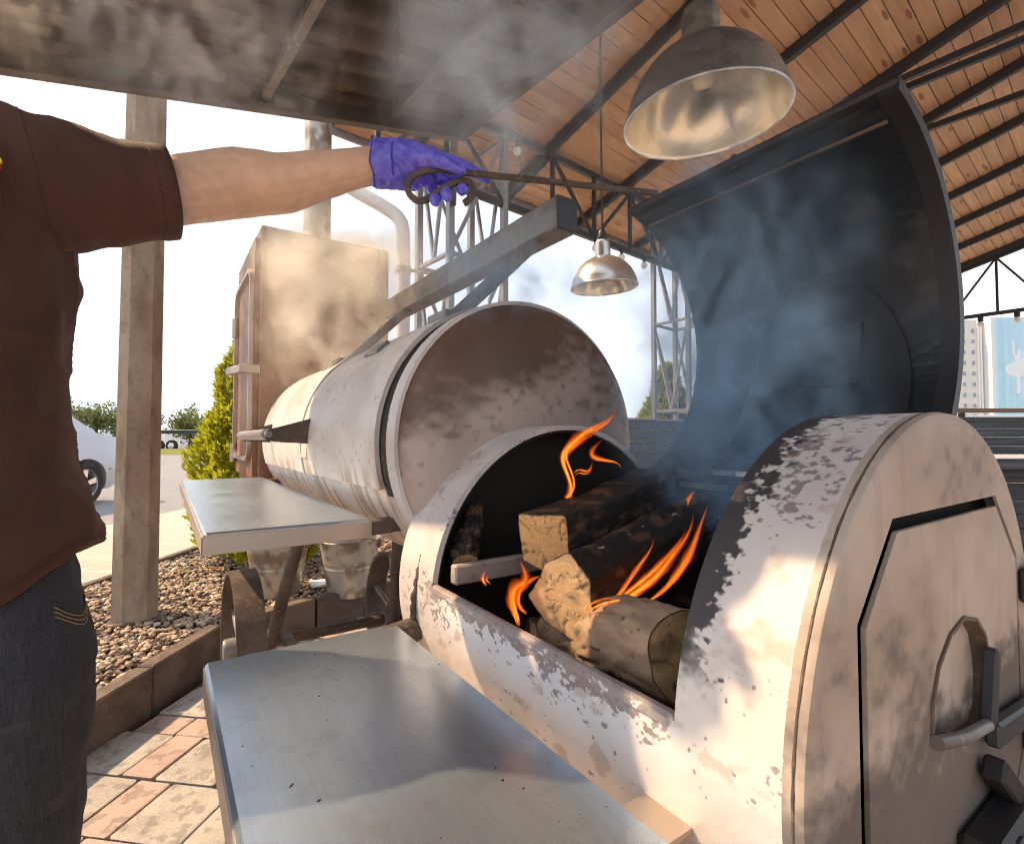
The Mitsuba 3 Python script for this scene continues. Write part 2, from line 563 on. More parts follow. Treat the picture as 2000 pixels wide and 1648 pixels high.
mat('firebox_paint', proc(fb_paint), 0.62, bump=lambda p, n, uv: fbm(p.x * 80, p.y * 80, p.z * 80, 3), scale=0.0012)
mat('cap_paint', proc(cap_paint), 0.62, bump=lambda p, n, uv: fbm(p.x * 60, p.y * 60, p.z * 60, 3), scale=0.0010)
mat('plate_soot', proc(plate_soot), 0.42)
mat('soot', (0.016, 0.012, 0.011), 0.8)
mat('tar', proc(tar), proc(tar_rough), bump=tar_bump, scale=0.0016, specular=0.6)
mat('tar_edge', (0.018, 0.016, 0.017), 0.5)
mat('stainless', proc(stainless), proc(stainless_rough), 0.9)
mat('edge_steel', (0.48, 0.40, 0.34), 0.38, 0.7)
mat('chamber_paint', proc(chamber_paint), 0.42)
mat('grey_steel', proc(grey_steel), 0.45, 0.3)
mat('rusty', proc(rusty), 0.6, 0.2, bump=grain_bump, scale=0.0006)
mat('cab_steel', proc(cab_steel), 0.5, 0.1)
mat('wood_cut', {'type': 'mesh_attribute', 'name': 'vertex_color'}, 0.8)
mat('wood_end', proc(wood_end), 0.75, bump=lambda p, n, uv: fbm(p.x * 60, p.y * 60, p.z * 300, 3), scale=0.0003)
mat('wood_old', proc(wood_old), 0.8, bump=lambda p, n, uv: fbm(p.x * 80, p.y * 80, p.z * 260, 3), scale=0.0005)
mat('bark', proc(bark), 0.85, bump=bark_bump, scale=0.0018)
mat('char', proc(char), 0.7, bump=bark_bump, scale=0.003)
mat('ash', proc(ash), 0.9)
gas = {'type': 'diffuse', 'reflectance': rgb(0.0, 0.0, 0.0)}
for _ in range(3):      # hot gas: only an eighth of the light is stopped by its soot
    gas = {'type': 'blendbsdf', 'weight': 0.5, 'a': {'type': 'null'}, 'b': gas}
scene['flame_gas'] = gas
mat('skin', proc(skin), 0.45, specular=0.4)
mat('shirt_cloth', proc(shirt_cloth), 0.9, sheen=0.6, bump=lambda p, n, uv: fbm(p.x * 700, p.y * 700, p.z * 700, 2), scale=0.0008)
mat('denim', proc(denim), 0.85, sheen=0.3, bump=denim_bump, scale=0.001)
mat('thread', (0.36, 0.25, 0.10), 0.7)
mat('nitrile', proc(nitrile), 0.36, bump=nitrile_bump, scale=0.004, specular=0.5)
mat('hair', (0.03, 0.02, 0.015), 0.6)
mat('concrete', proc(concrete), 0.8, bump=grain_bump, scale=0.001)
mat('paver_grey', proc(paver_fn((0.42, 0.385, 0.345), (0.31, 0.275, 0.25))), 0.85, bump=grain_bump, scale=0.0012)
mat('paver_pink', proc(paver_fn((0.44, 0.325, 0.285), (0.35, 0.25, 0.215))), 0.85, bump=grain_bump, scale=0.0012)
mat('sand_joint', (0.16, 0.12, 0.095), 0.95)
mat('walk', proc(walk), 0.85)
mat('asphalt', proc(asphalt), 0.85)
mat('kerb_stone', proc(kerb_fn), 0.85, bump=grain_bump, scale=0.001)
mat('pebbles', {'type': 'mesh_attribute', 'name': 'vertex_color'}, 0.6)
mat('soil', (0.07, 0.05, 0.04), 0.95)
PL = ['plank_a', 'plank_b', 'plank_c']
mat('plank_a', proc(plank_fn(1.3, (0.54, 0.345, 0.22), (0.45, 0.27, 0.165))), 0.5)
mat('plank_b', proc(plank_fn(5.1, (0.60, 0.395, 0.26), (0.50, 0.31, 0.195))), 0.5)
mat('plank_c', proc(plank_fn(8.7, (0.50, 0.31, 0.195), (0.41, 0.24, 0.145))), 0.5)
mat('black_steel', (0.030, 0.032, 0.038), 0.45)
mat('column_steel', (0.30, 0.30, 0.31), 0.4, 0.4)
mat('canopy_sheet', proc(canopy_fn), 0.5, 0.3)
mat('canopy_frame', (0.085, 0.066, 0.058), 0.5, 0.2)
mat('galvanised', proc(galvan), 0.4, 0.5)
mat('white_metal', (0.72, 0.70, 0.68), 0.4)
mat('lamp_in', proc(lamp_in), 0.24, 0.85)
mat('lamp_out', proc(lamp_out), 0.38, 0.75)
mat('lamp_silver', (0.62, 0.60, 0.58), 0.28, 0.85)
mat('black_plastic', (0.02, 0.02, 0.022), 0.4)
mat('bulb_white', (0.85, 0.85, 0.84), 0.2)
mat('dark_wood', proc(dark_wood), 0.5)
mat('brown_rail', (0.22, 0.12, 0.07), 0.5)
mat('facade', proc(facade), 0.8)
mat('facade_white', (0.78, 0.77, 0.75), 0.8)
mat('mural_blue', proc(mural_stripes), 0.8)
mat('mural_white', (0.80, 0.80, 0.80), 0.8)
mat('pane_dark', (0.30, 0.31, 0.32), 0.15)
mat('car_paint', (0.44, 0.44, 0.48), 0.25, 0.3, clearcoat=1.0, clearcoat_gloss=0.9)
mat('tyre', (0.03, 0.027, 0.025), 0.8)
mat('alloy', (0.68, 0.66, 0.64), 0.25, 0.8)
mat('car_glass', (0.03, 0.035, 0.04), 0.05)
mat('red_lens', (0.45, 0.02, 0.015), 0.15)
mat('blue_paint', (0.06, 0.09, 0.35), 0.4)
mat('grass', (0.12, 0.12, 0.02), 0.9)
mat('trunk_bark', (0.10, 0.07, 0.045), 0.9)
mat('badge_yellow', (0.75, 0.55, 0.03), 0.6)
mat('badge_red', (0.50, 0.03, 0.02), 0.6)
scene['thuja_leaf'] = {'type': 'principledthin', 'base_color': proc(leaf_c), 'roughness': 0.6, 'diff_trans': 1.2}
scene['tree_leaf'] = {'type': 'principledthin', 'base_color': rgb(0.17, 0.19, 0.07), 'roughness': 0.7, 'diff_trans': 0.7}

# ------------------------------------------------------------------ ground, kerb, paving, gravel
def sheet(x0, x1, y0, y1, z):
    return (np.array([[x0, y0, z], [x1, y0, z], [x1, y1, z], [x0, y1, z]]), np.array([[0, 1, 2, 3]]))


struct('ground', sheet(-400, 400, -200, 600, -0.05), 'asphalt')
struct('forecourt', sheet(-2.62, 14, -6, 16, -0.036), 'sand_joint')
struct('footpath', sheet(-4.9, -2.63, -6, 40, -0.012), 'walk')
struct('road', sheet(-60, -4.9, -30, 90, -0.020), 'asphalt')

pv = 'pavement'
labels[pv] = {'kind': 'structure'}
Rp = rotz(math.radians(-8.5))
row_y, r_i = 0.30, 0
prng = np.random.default_rng(3)
while row_y < 3.6:
    big = r_i % 3 != 1
    hgt = 0.222 if big else 0.114
    x = -1.75 + prng.uniform(0, 0.15)
    while x < -0.02:
        if big and prng.random() < 0.62:
            w, m_ = 0.205, 'paver_grey'
        else:
            w, m_ = (0.165 if not big else 0.112), ('paver_pink' if prng.random() < 0.7 else 'paver_grey')
        c = Rp @ np.array([x + w / 2, row_y + hgt / 2, 0])
        kx = np.interp(c[1], [0.4, 2.47, 2.75, 3.2, 4.3], [-1.30, -1.24, -1.02, -0.58, 0.4])
        if c[0] - w * 0.2 > kx - 0.14 and c[1] < 3.2 and c[0] < -0.05:
            tz = prng.normal(0, 0.0015)
            Rt = Rp @ rotz(prng.normal(0, 0.008))
            copybox('paver', pv, m_, [-w / 2 + 0.004, -hgt / 2 + 0.004, -0.05], [w / 2 - 0.004, hgt / 2 - 0.004, 0.0], R=Rt, o=(c[0], c[1], tz), c=0.035)
        x += w
    row_y += hgt
    r_i += 1
struct('forecourt_paving', sheet(-0.05, 13.9, -5.9, 15.9, -0.004), 'walk')
struct('forecourt_paving', sheet(-2.61, -0.051, -5.9, 0.34, -0.004), 'walk')

kpath = [(-1.415, 0.35), (-1.39, 1.45), (-1.355, 2.46), (-1.20, 2.70), (-1.065, 2.85), (-0.80, 3.115), (-0.42, 3.50), (0.05, 3.98), (0.5, 4.44)]
kb = thing('kerb', 'raised stone kerb edging the pebble bed', 'kerb')
segs = [((-1.415, 0.35), (-1.402, 0.92)), ((-1.402, 0.925), (-1.389, 1.495)), ((-1.389, 1.50), (-1.372, 2.00)), ((-1.372, 2.005), (-1.355, 2.455)), ((-1.35, 2.46), (-1.07, 2.838)),
        ((-1.062, 2.846), (-0.72, 3.19)), ((-0.715, 3.195), (-0.35, 3.57)), ((-0.345, 3.575), (0.05, 3.98)), ((0.055, 3.985), (0.5, 4.44))]
for a, b in segs:
    a, b = np.array([*a, 0.06]), np.array([*b, 0.06])
    d = (b - a) / np.linalg.norm(b - a)
    nrm = np.array([-d[1], d[0], 0])
    put('stone', beam(a + nrm * 0.035, b + nrm * 0.035, 0.07, 0.205 + prng.normal(0, 0.003), c=0.006), 'kerb_stone', kb)
ek = thing('kerb', 'thin flush edging between the pebble bed and the pale footpath', 'kerb')
for i in range(6):
    put('stone', cbox([-2.625, 0.3 + i * 0.9, -0.04], [-2.57, 0.3 + i * 0.9 + 0.89, 0.15], 0.006), 'kerb_stone', ek)

bed = Polygon([(-2.57, 0.4), (-1.45, 0.4), (-1.425, 1.5), (-1.39, 2.48), (-1.245, 2.74), (-0.85, 3.16), (0.0, 4.03), (0.4, 4.45), (0.4, 5.2), (-2.57, 5.2)])
bm = trimesh.creation.extrude_polygon(bed, 0.16, engine='earcut')
bm.apply_translation([0, 0, -0.045])
struct('planting_bed', bm, 'soil')


def pebbles(n):
    base = trimesh.creation.icosphere(subdivisions=0)
    bv, bf = np.asarray(base.vertices), np.asarray(base.faces)
    pts = []
    r = np.random.default_rng(11)
    from shapely import contains_xy
    while sum(len(p) for p in pts) < n:
        q = np.column_stack([r.uniform(-2.57, 0.4, 4 * n), r.uniform(0.6, 5.0, 4 * n)])
        q = q[contains_xy(bed, q[:, 0], q[:, 1])]
        # fewer where the smoker hides the bed
        q = q[(q[:, 0] < -0.3) & (r.random(len(q)) < np.where(q[:, 1] > 3.9, 0.45, 1.0))]
        pts.append(q)
    q = np.vstack(pts)[:n]
    sc = r.uniform(0.009, 0.019, (n, 1)) * np.column_stack([r.uniform(0.8, 1.35, n), r.uniform(0.7, 1.1, n), r.uniform(0.35, 0.75, n)])
    ang = r.uniform(0, 2 * np.pi, n)
    tilt = r.normal(0, 0.45, n)
    v = bv[None] * sc[:, None, :] * (1 + r.normal(0, 0.10, (n, len(bv), 1)))
    ct, st = np.cos(tilt)[:, None], np.sin(tilt)[:, None]
    v = np.stack([v[..., 0], v[..., 1] * ct - v[..., 2] * st, v[..., 1] * st + v[..., 2] * ct], -1)
    ca, sa = np.cos(ang)[:, None], np.sin(ang)[:, None]
    v = np.stack([v[..., 0] * ca - v[..., 1] * sa, v[..., 0] * sa + v[..., 1] * ca, v[..., 2]], -1)
    v += np.column_stack([q, 0.120 + r.uniform(0, 0.018, n)])[:, None, :]
    f = bf[None] + (np.arange(n) * len(bv))[:, None, None]
    pal = np.array([[0.36, 0.25, 0.16], [0.46, 0.34, 0.24], [0.26, 0.17, 0.11], [0.17, 0.12, 0.10], [0.52, 0.43, 0.34], [0.13, 0.10, 0.10]])
    c = pal[r.choice(6, n, p=[0.26, 0.22, 0.18, 0.14, 0.12, 0.08])] * r.uniform(0.8, 1.15, (n, 1))
    return trimesh.Trimesh(v.reshape(-1, 3), f.reshape(-1, 3), process=False), np.repeat(c, len(bv), 0)


gm, gc = pebbles(10500)
scene['gravel'] = mikit.ply(gm, 'pebbles', smooth=False, color=gc)
labels['gravel'] = {'kind': 'stuff', 'label': 'brown and grey pebbles filling the planting bed', 'category': 'gravel'}

# ------------------------------------------------------------------ concrete post, downpipe
a = math.radians(12)
sq = Polygon([(-0.095, -0.05), (-0.05, -0.095), (0.05, -0.095), (0.095, -0.05), (0.095, 0.05), (0.05, 0.095), (-0.05, 0.095), (-0.095, 0.05)])
pm = trimesh.creation.extrude_polygon(sq, 3.2, engine='earcut')
po = thing('canopy_post', 'tall chamfered concrete post standing in the pebble bed', 'post')
pm2 = pm.copy()
vv = np.asarray(pm2.vertices)
vv[:, :2] *= (1.0 - 0.14 * vv[:, 2:3] / 3.2)
pm2.vertices = vv
put('shaft', pm2.subdivide_to_size(0.4), 'concrete', po, R=rotz(a + math.radians(22)), o=(-1.895, 2.62, 0.10))
put('base_plate', cbox([-0.11, -0.11, 0.0], [0.11, 0.11, 0.012], 0.003), 'rusty', po, R=rotz(a + math.radians(22)), o=(-1.895, 2.62, 0.128))

dp = thing('downpipe', 'white rain downpipe with an elbow beside the lattice column', 'downpipe')
path = spline([(-1.42, 3.98, 3.12), (-1.18, 3.92, 2.93), (-0.95, 3.9, 2.79), (-0.855, 3.9, 2.70), (-0.835, 3.9, 2.58), (-0.832, 3.9, 1.8), (-0.83, 3.9, 0.1)], 60)
put('pipe', tube(path, 0.052, 20), 'white_metal', dp, smooth=50)
for z in (2.32, 1.35):
    put('clamp', lathe([(0.053, -0.02), (0.060, -0.02), (0.060, 0.02), (0.053, 0.02)], 24), 'galvanised', dp, smooth=40, o=(-0.832, 3.9, z))
    put('bracket', beam((-0.78, 3.9, z), (-0.62, 3.99, z), 0.02, 0.02), 'galvanised', dp)

# ------------------------------------------------------------------ the smoker (frame S: u across, t along, z up)
sm = thing('barbecue_smoker', 'large wheeled offset barbecue smoker with pale paint, open firebox lid and steel side tables', 'smoker')
CU, CZ, R0 = 0.673, 0.758, 0.30      # firebox axis and radius
HU, HZ, R1 = 0.673, 1.021, 0.308     # cooking chamber axis and radius


def sm_put(name, mesh, m_, parent=None, smooth=False):
    return put(name, mesh, m_, parent or sm, smooth, S)


fb = numbered(sm + '__firebox')
fshell = join(shell(R0, 0.008, 0, 360, 0.205, 0.30, CU, CZ, 96, 4), shell(R0, 0.008, 175, 400, 0.30, 0.79, CU, CZ, 72, 12), shell(R0, 0.010, 0, 360, 0.79, 0.93, CU, CZ, 96, 4))
sm_put('firebox', fshell, 'firebox_paint', smooth=40)
sm_put('lining', join(shell(R0 - 0.0095, 0.004, 178, 396, 0.302, 0.788, CU, CZ, 64, 2), shell(R0 - 0.0115, 0.003, 0, 360, 0.793, 0.85, CU, CZ, 64)), 'soot', fb, 40)
sm_put('inner_wall', extrude(Point(CU, CZ).buffer(0.287, 48), 0.006, UZ, (0, 0.852, 0)), 'soot', fb)
# rim strip along the front edge of the mouth and a ledge for the grate
ra = math.radians(175)
sm_put('rim_strip', cbox([CU + (R0 - 0.004) * math.cos(ra) - 0.007, 0.302, CZ + R0 * math.sin(ra) - 0.010], [CU + (R0 - 0.004) * math.cos(ra) + 0.007, 0.788, CZ + R0 * math.sin(ra) + 0.005], 0.004), 'firebox_paint', fb)
rb = math.radians(40)
sm_put('back_strip', cbox([CU + R0 * math.cos(rb) - 0.012, 0.302, CZ + R0 * math.sin(rb) - 0.008], [CU + R0 * math.cos(rb) + 0.010, 0.788, CZ + R0 * math.sin(rb) + 0.008], 0.004), 'rusty', fb)
sm_put('ledge', cbox([0.40, 0.755, 0.790], [0.66, 0.775, 0.822], 0.003), 'plate_soot', fb)
# grate bars under the logs
for i in range(9):
    u = 0.44 + i * 0.057
    sm_put('grate_bar', tube([(u, 0.31, 0.605), (u, 0.84, 0.605)], 0.008, 8), 'soot', fb, 40)
sm_put('ash_bed', vnoise(cbox([0.45, 0.31, 0.50], [0.90, 0.84, 0.585], 0.02).subdivide_to_size(0.03), 0.02, 20, 4), 'soot', fb)

ang_ = np.linspace(0, 2 * np.pi, 160)
sm_put('weld_ring', vnoise(tube(np.column_stack([CU + 0.2995 * np.cos(ang_), np.full(160, 0.1975), CZ + 0.2995 * np.sin(ang_)]), 0.0014, 8), 0.0008, 120, 2), 'rusty', fb, True)
# near end cap with its octagonal door
cap = sm + '__end_cap'
octo = Polygon([(0.53, 0.952), (0.817, 0.954), (0.893, 0.880), (0.893, 0.640), (0.817, 0.562), (0.53, 0.562), (0.463, 0.640), (0.463, 0.880)])
ring = Point(CU, CZ).buffer(0.284, 64)
prof = [(0.300, 0.2055), (0.300, 0.1945), (0.2985, 0.1905), (0.295, 0.1882), (0.290, 0.1875), (0.283, 0.1872)]
capface = extrude(ring.difference(octo.buffer(0.009, join_style='mitre')), 0.003, UZ, (0, 0.1872, 0))
knuckle = lathe(prof, 128, TAX)
knuckle.apply_translation([CU, 0, CZ])
sm_put('end_cap', join(capface, knuckle), 'cap_paint', smooth=35)
sm_put('back_plate', extrude(Point(CU, CZ).buffer(0.286, 48), 0.005, UZ, (0, 0.212, 0)), 'soot', cap)
hole = Polygon([(0.598, 0.752), (0.600, 0.782), (0.618, 0.812), (0.650, 0.834), (0.690, 0.843), (0.728, 0.834), (0.755, 0.812), (0.768, 0.780), (0.768, 0.735), (0.745, 0.718), (0.690, 0.722)]).buffer(0.004)
door = sm_put('door', extrude(octo.buffer(-0.007).buffer(0.004).difference(hole), 0.004, UZ, (0, 0.1858, 0)), 'cap_paint', cap, 30)
sm_put('vent_rim', extrude(hole.difference(hole.buffer(-0.004)), 0.020, UZ, (0, 0.1835, 0)), 'rusty', cap)
sm_put('vent_plate', extrude(hole.buffer(-0.004), 0.003, UZ, (0, 0.1990, 0)), 'cap_paint', cap)
sm_put('latch_bar', beam((0.738, 0.180, 0.722), (0.752, 0.178, 0.803), 0.014, 0.014, up=(0, 1, 0)), 'black_steel', cap)
sm_put('latch_pin', tube([(0.592, 0.180, 0.752), (0.66, 0.178, 0.737), (0.728, 0.178, 0.728)], 0.006, 12), 'grey_steel', cap, 40)
sm_put('latch_arm', beam((0.735, 0.176, 0.716), (0.935, 0.172, 0.700), 0.026, 0.014, up=(0, 1, 0)), 'black_steel', cap)
sm_put('ash_chute', join(cbox([0.650, 0.150, 0.555], [0.79, 0.1855, 0.645], 0.006), beam((0.72, 0.172, 0.69), (0.80, 0.168, 0.62), 0.024, 0.02, up=(0, 1, 0)), beam((0.70, 0.160, 0.64), (0.70, 0.160, 0.60), 0.02, 0.03, up=(0, 1, 0))), 'tar_edge', cap)
for z in (0.845, 0.66):
    sm_put('hinge', cbox([0.90, 0.158, z - 0.022], [0.985, 0.188, z + 0.022], 0.005), 'black_steel', cap)
    sm_put('hinge_pin', tube([(0.935, 0.152, z - 0.034), (0.935, 0.152, z + 0.034)], 0.012, 14), 'black_steel', cap, 40)

# open lid: a 140 degree shell hinged on the back edge of the mouth
hinge_p, free_p = np.array([0.925, 0.965]), np.array([0.868, 1.535])
mid = (hinge_p + free_p) / 2
e = (free_p - hinge_p) / np.linalg.norm(free_p - hinge_p)
nr = np.array([e[1], -e[0]])
half = np.linalg.norm(free_p - hinge_p) / 2
RL = half / math.sin(math.radians(70))
lc = mid - nr * RL * math.cos(math.radians(70))
base_a = math.degrees(math.atan2(nr[1], nr[0]))
lid = sm_put('lid', shell(RL, 0.007, base_a - 69, base_a + 69, 0.312, 0.782, lc[0], lc[1], 64, 10), 'tar', smooth=40)
sm_put('end_band', shell(RL + 0.012, 0.021, base_a - 70, base_a + 71.5, 0.285, 0.3115, lc[0], lc[1], 64), 'tar_edge', lid, 40)
sm_put('end_band', shell(RL + 0.010, 0.010, base_a - 70, base_a + 70, 0.760, 0.800, lc[0], lc[1], 64), 'tar_edge', lid, 40)
fa = math.radians(base_a + 70)
fr_c = lc + RL * np.array([math.cos(fa), math.sin(fa)])
sm_put('edge_strip', join(beam((fr_c[0] + 0.010, 0.285, fr_c[1] + 0.004), (fr_c[0] + 0.010, 0.800, fr_c[1] + 0.004), 0.046, 0.014, up=(0.3, 0, 1), c=0.005)), 'tar_edge', lid)
fa2 = math.radians(base_a + 62)
fr_d = lc + (RL - 0.009) * np.array([math.cos(fa2), math.sin(fa2)])
sm_put('weld_bead', tube([(fr_d[0], 0.316, fr_d[1]), (fr_d[0], 0.778, fr_d[1])], 0.0035, 8), 'rusty', lid, 40)
sm_put('stop_bolt', tube([(fr_c[0] + 0.004, 0.548, fr_c[1] - 0.004), (fr_c[0] + 0.002, 0.548, fr_c[1] + 0.020), (fr_c[0] + 0.002, 0.548, fr_c[1] + 0.022)], [0.007, 0.007, 0.005], 10), 'black_steel', lid, 40)
for t in (0.38, 0.70):
    sm_put('hinge', tube([(0.945, t - 0.04, 0.962), (0.945, t + 0.04, 0.962)], 0.014, 14), 'rusty', lid, 40)
# a raised arch and a raised square on the inside of the lid
def on_lid(poly, r_in, th, seg=0.012):
    m = trimesh.creation.extrude_polygon(poly, th, engine='earcut').subdivide_to_size(0.03)
    v = np.asarray(m.vertices)
    an = np.radians(base_a) + v[:, 1] / RL
    r = r_in - v[:, 2]
    return trimesh.Trimesh(np.column_stack([lc[0] + r * np.cos(an), v[:, 0], lc[1] + r * np.sin(an)]), m.faces, process=False)


ell_ = [(0.495 + 0.150 * math.cos(x), -0.185 + 0.27 * math.sin(x)) for x in np.linspace(0, math.pi, 40)]
sm_put('raised_arch', on_lid(Polygon(ell_ + [(0.345, -0.33), (0.645, -0.33)]), RL - 0.0072, 0.006), 'tar_edge', lid, 40)
sm_put('raised_square', on_lid(sbox(0.425, -0.150, 0.535, -0.020), RL - 0.0135, 0.014), 'tar', lid, 40)

# cooking chamber
ch = sm + '__cooking_chamber'
prof = [(0.0, 0.872), (0.10, 0.873), (0.20, 0.878), (0.262, 0.886), (0.288, 0.897), (0.302, 0.915), (0.308, 0.940), (0.308, 0.97), (0.308, 1.4), (0.308, 1.9), (0.308, 2.50)]
body = lathe(prof[6:], 128, TAX)
body.apply_translation([HU, 0, HZ])
sm_put('cooking_chamber', body, 'chamber_paint', smooth=True)
head = lathe(prof[:7], 128, TAX)
head.apply_translation([HU, 0, HZ])
sm_put('end_plate', head, 'plate_soot', ch, True)
sm_put('end_band', shell(R1 + 0.006, 0.008, 0, 360, 0.925, 0.968, HU, HZ, 96), 'chamber_paint', ch, 40)
sm_put('door_gap', shell(R1 + 0.003, 0.004, 55, 200, 0.969, 1.012, HU, HZ, 56), 'soot', ch, 40)
for t0, t1 in ((1.012, 1.70), (1.715, 2.42)):
    dk = sm_put('chamber_door', shell(R1 + 0.014, 0.010, 62, 197, t0, t1, HU, HZ, 56, 6), 'chamber_paint', ch, 40)
sm_put('seam_strip', shell(R1 + 0.018, 0.004, 62, 197, 1.672, 1.742, HU, HZ, 56, 2), 'chamber_paint', ch, 40)
# door handle: two brackets and a ribbed grip
for t in (1.585, 2.22):
    br = Polygon([(0.372, 1.094), (0.362, 1.016), (0.262, 1.022), (0.238, 1.030), (0.232, 1.045), (0.250, 1.058)])
    sm_put('handle_bracket', extrude(br, 0.006, UZ, (0, t, 0)), 'rusty', ch)
hp = [(0.0001, 0.0)]
for i in range(46):
    z = 0.012 * i
    hp += [(0.0165, z), (0.0165, z + 0.007), (0.0135, z + 0.009), (0.0135, z + 0.0105)]
hp += [(0.0001, 0.012 * 46)]
gr = lathe(hp, 24, TAX)
gr.apply_translation([0.243, 1.60, 1.043])
sm_put('handle_grip', gr, 'edge_steel', ch, 30)
sm_put('handle_bar', tube([(0.243, 1.56, 1.043), (0.243, 2.26, 1.043)], 0.009, 12), 'grey_steel', ch, 40)
sm_put('handle_pad', extrude(sbox(1.60, 0.975, 1.78, 1.012), 0.006, TZ, (0.350, 0, 0)), 'chamber_paint', ch)
for t, u, z in ((1.30, 0.456, 1.262), (1.92, 0.50, 1.292)):
    sm_put('hinge_pad', beam((u, t - 0.05, z), (u, t + 0.05, z), 0.045, 0.012, up=(-0.7, 0, 0.72)), 'grey_steel', ch)

# counterweight frame above the chamber doors
cw = sm_put('counterweight_beam', beam((0.845, 1.0, 1.605), (0.845, 2.2, 1.605), 0.070, 0.088, c=0.006), 'grey_steel')
for t in (1.13, 2.02):
    sm_put('brace', beam((0.60, t + 0.02, 1.335), (0.845, t - 0.02, 1.580), 0.045, 0.035, c=0.003), 'grey_steel', cw)
    sm_put('brace_foot', cbox([0.55, t - 0.03, 1.318], [0.67, t + 0.07, 1.342], 0.004), 'grey_steel', cw)
for t in (0.997,):
    sm_put('end_plate', cbox([0.812, t - 0.003, 1.563], [0.878, t + 0.002, 1.647], 0.001), 'black_steel', cw)

# side tables
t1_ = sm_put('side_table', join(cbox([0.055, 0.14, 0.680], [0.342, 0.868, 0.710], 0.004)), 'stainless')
sm_put('apron', join(cbox([0.0535, 0.139, 0.664], [0.0575, 0.869, 0.7035], 0.001), cbox([0.056, 0.8675, 0.664], [0.341, 0.871, 0.7035], 0.001)), 'edge_steel', t1_)
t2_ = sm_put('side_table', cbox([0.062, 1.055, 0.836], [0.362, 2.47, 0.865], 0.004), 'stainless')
sm_put('apron', join(cbox([0.059, 1.051, 0.826], [0.362, 1.0555, 0.8595], 0.0012), cbox([0.0585, 1.053, 0.826], [0.0625, 2.472, 0.8595], 0.0012)), 'edge_steel', t2_)
for t in (1.085, 2.42):
    sm_put('table_arm', beam((0.33, t - 0.012, 0.842), (0.47, t - 0.012, 0.850), 0.034, 0.030), 'rusty', t2_)
sm_put('table_arm', vnoise(tube([(0.315, 0.858, 0.690), (0.36, 0.862, 0.690), (0.395, 0.862, 0.698), (0.412, 0.850, 0.715), (0.405, 0.835, 0.74)], [0.020, 0.022, 0.020, 0.016, 0.010], 16), 0.006, 60, 5), 'rusty', t1_, 50)
arm_o = sbox(0.0, 0.0, 0.05, 0.05).difference(sbox(0.006, 0.006, 0.044, 0.044))
sm_put('table_arm', extrude(sbox(0.344, 0.652, 0.402, 0.700).difference(sbox(0.349, 0.657, 0.397, 0.695)), 0.052, UZ, (0, 0.286, 0)), 'edge_steel', t1_)
vb = sm_put('weld_seam', vnoise(tube(spline([(0.372, 0.862, 0.700), (0.371, 0.856, 0.74), (0.378, 0.852, 0.79), (0.392, 0.850, 0.84)], 24), 0.006, 8), 0.006, 90, 6), 'rusty', fb, 50)

# smoke cabinet and chimney at the far end
cb = sm_put('smoke_cabinet', cbox([0.346, 2.50, 0.80], [0.936, 3.14, 1.985], 0.006), 'cab_steel')
rr = sbox(2.62, 1.02, 3.03, 1.72).buffer(0.07)
dr_ = sm_put('cabinet_door', extrude(sbox(2.52, 0.86, 3.12, 1.93).buffer(-0.0), 0.020, TZ, (0.325, 0, 0)), 'cab_steel', cb)
sm_put('door_frame', extrude(rr.buffer(0.018).difference(rr), 0.018, TZ, (0.306, 0, 0)), 'edge_steel', cb, 30)
sm_put('latch', join(beam((0.30, 2.49, 1.34), (0.262, 2.86, 1.36), 0.03, 0.035), beam((0.345, 2.485, 1.335), (0.262, 2.485, 1.335), 0.03, 0.035)), 'edge_steel', cb)
for z in (0.96, 1.62):
    sm_put('hinge', tube([(0.31, 3.10, z - 0.05), (0.31, 3.10, z + 0.05)], 0.016, 12), 'edge_steel', cb, 40)
chm = lathe([(0.0685, 1.98), (0.0685, 3.9), (0.074, 3.9), (0.074, 3.92), (0.062, 3.92)], 32)
chm.apply_translation([0.66, 2.83, 0])
sm_put('chimney', chm, 'galvanised', smooth=40)

# running gear
for u in (0.25, 0.84):
    wo = np.array([u, 2.117, 0.275])
    MU = np.array([[0, 0, 1], [1, 0, 0], [0, 1, 0.0]])      # lathe z -> u
    w = lathe([(0.262, -0.045), (0.275, -0.045), (0.275, 0.045), (0.262, 0.045), (0.262, -0.045)], 64, MU)
    w.apply_translation(wo)
    wk = sm_put('wheel', w, 'rusty', smooth=30)
    hb = lathe([(0.0, -0.06), (0.035, -0.06), (0.04, -0.05), (0.04, 0.05), (0.0, 0.05)], 24, MU)
    hb.apply_translation(wo)
    sm_put('hub', hb, 'grey_steel', wk, 30)
    for k in range(6):
        an = k * math.pi / 3 + 0.25
        c_ = np.array([0, math.cos(an), math.sin(an)])
        sm_put('spoke', tube([wo + c_ * 0.03, wo + c_ * 0.264], 0.012, 10), 'grey_steel', wk, 40)
sm_put('axle', tube([(0.24, 2.117, 0.275), (0.82, 2.117, 0.275)], 0.020, 14), 'rusty', smooth=40)
for a_, b_, r_ in (((0.33, 2.05, 0.275), (0.45, 1.95, 0.84), 0.022), ((0.80, 2.05, 0.275), (0.78, 1.95, 0.76), 0.022), ((0.80, 2.117, 0.275), (0.86, 1.98, 0.80), 0.016), ((0.50, 1.15, 0.05), (0.52, 1.15, 0.80), 0.022), ((0.85, 1.15, 0.05), (0.83, 1.15, 0.80), 0.022)):
    sm_put('leg', tube([a_, b_], r_, 14), 'rusty', smooth=40)
sm_put('frame_tube', tube([(0.33, 1.80, 0.30), (0.84, 1.80, 0.30)], 0.022, 14), 'rusty', smooth=40)
sm_put('frame_tube', beam((0.33, 1.66, 0.29), (0.84, 1.66, 0.29), 0.05, 0.03), 'rusty')
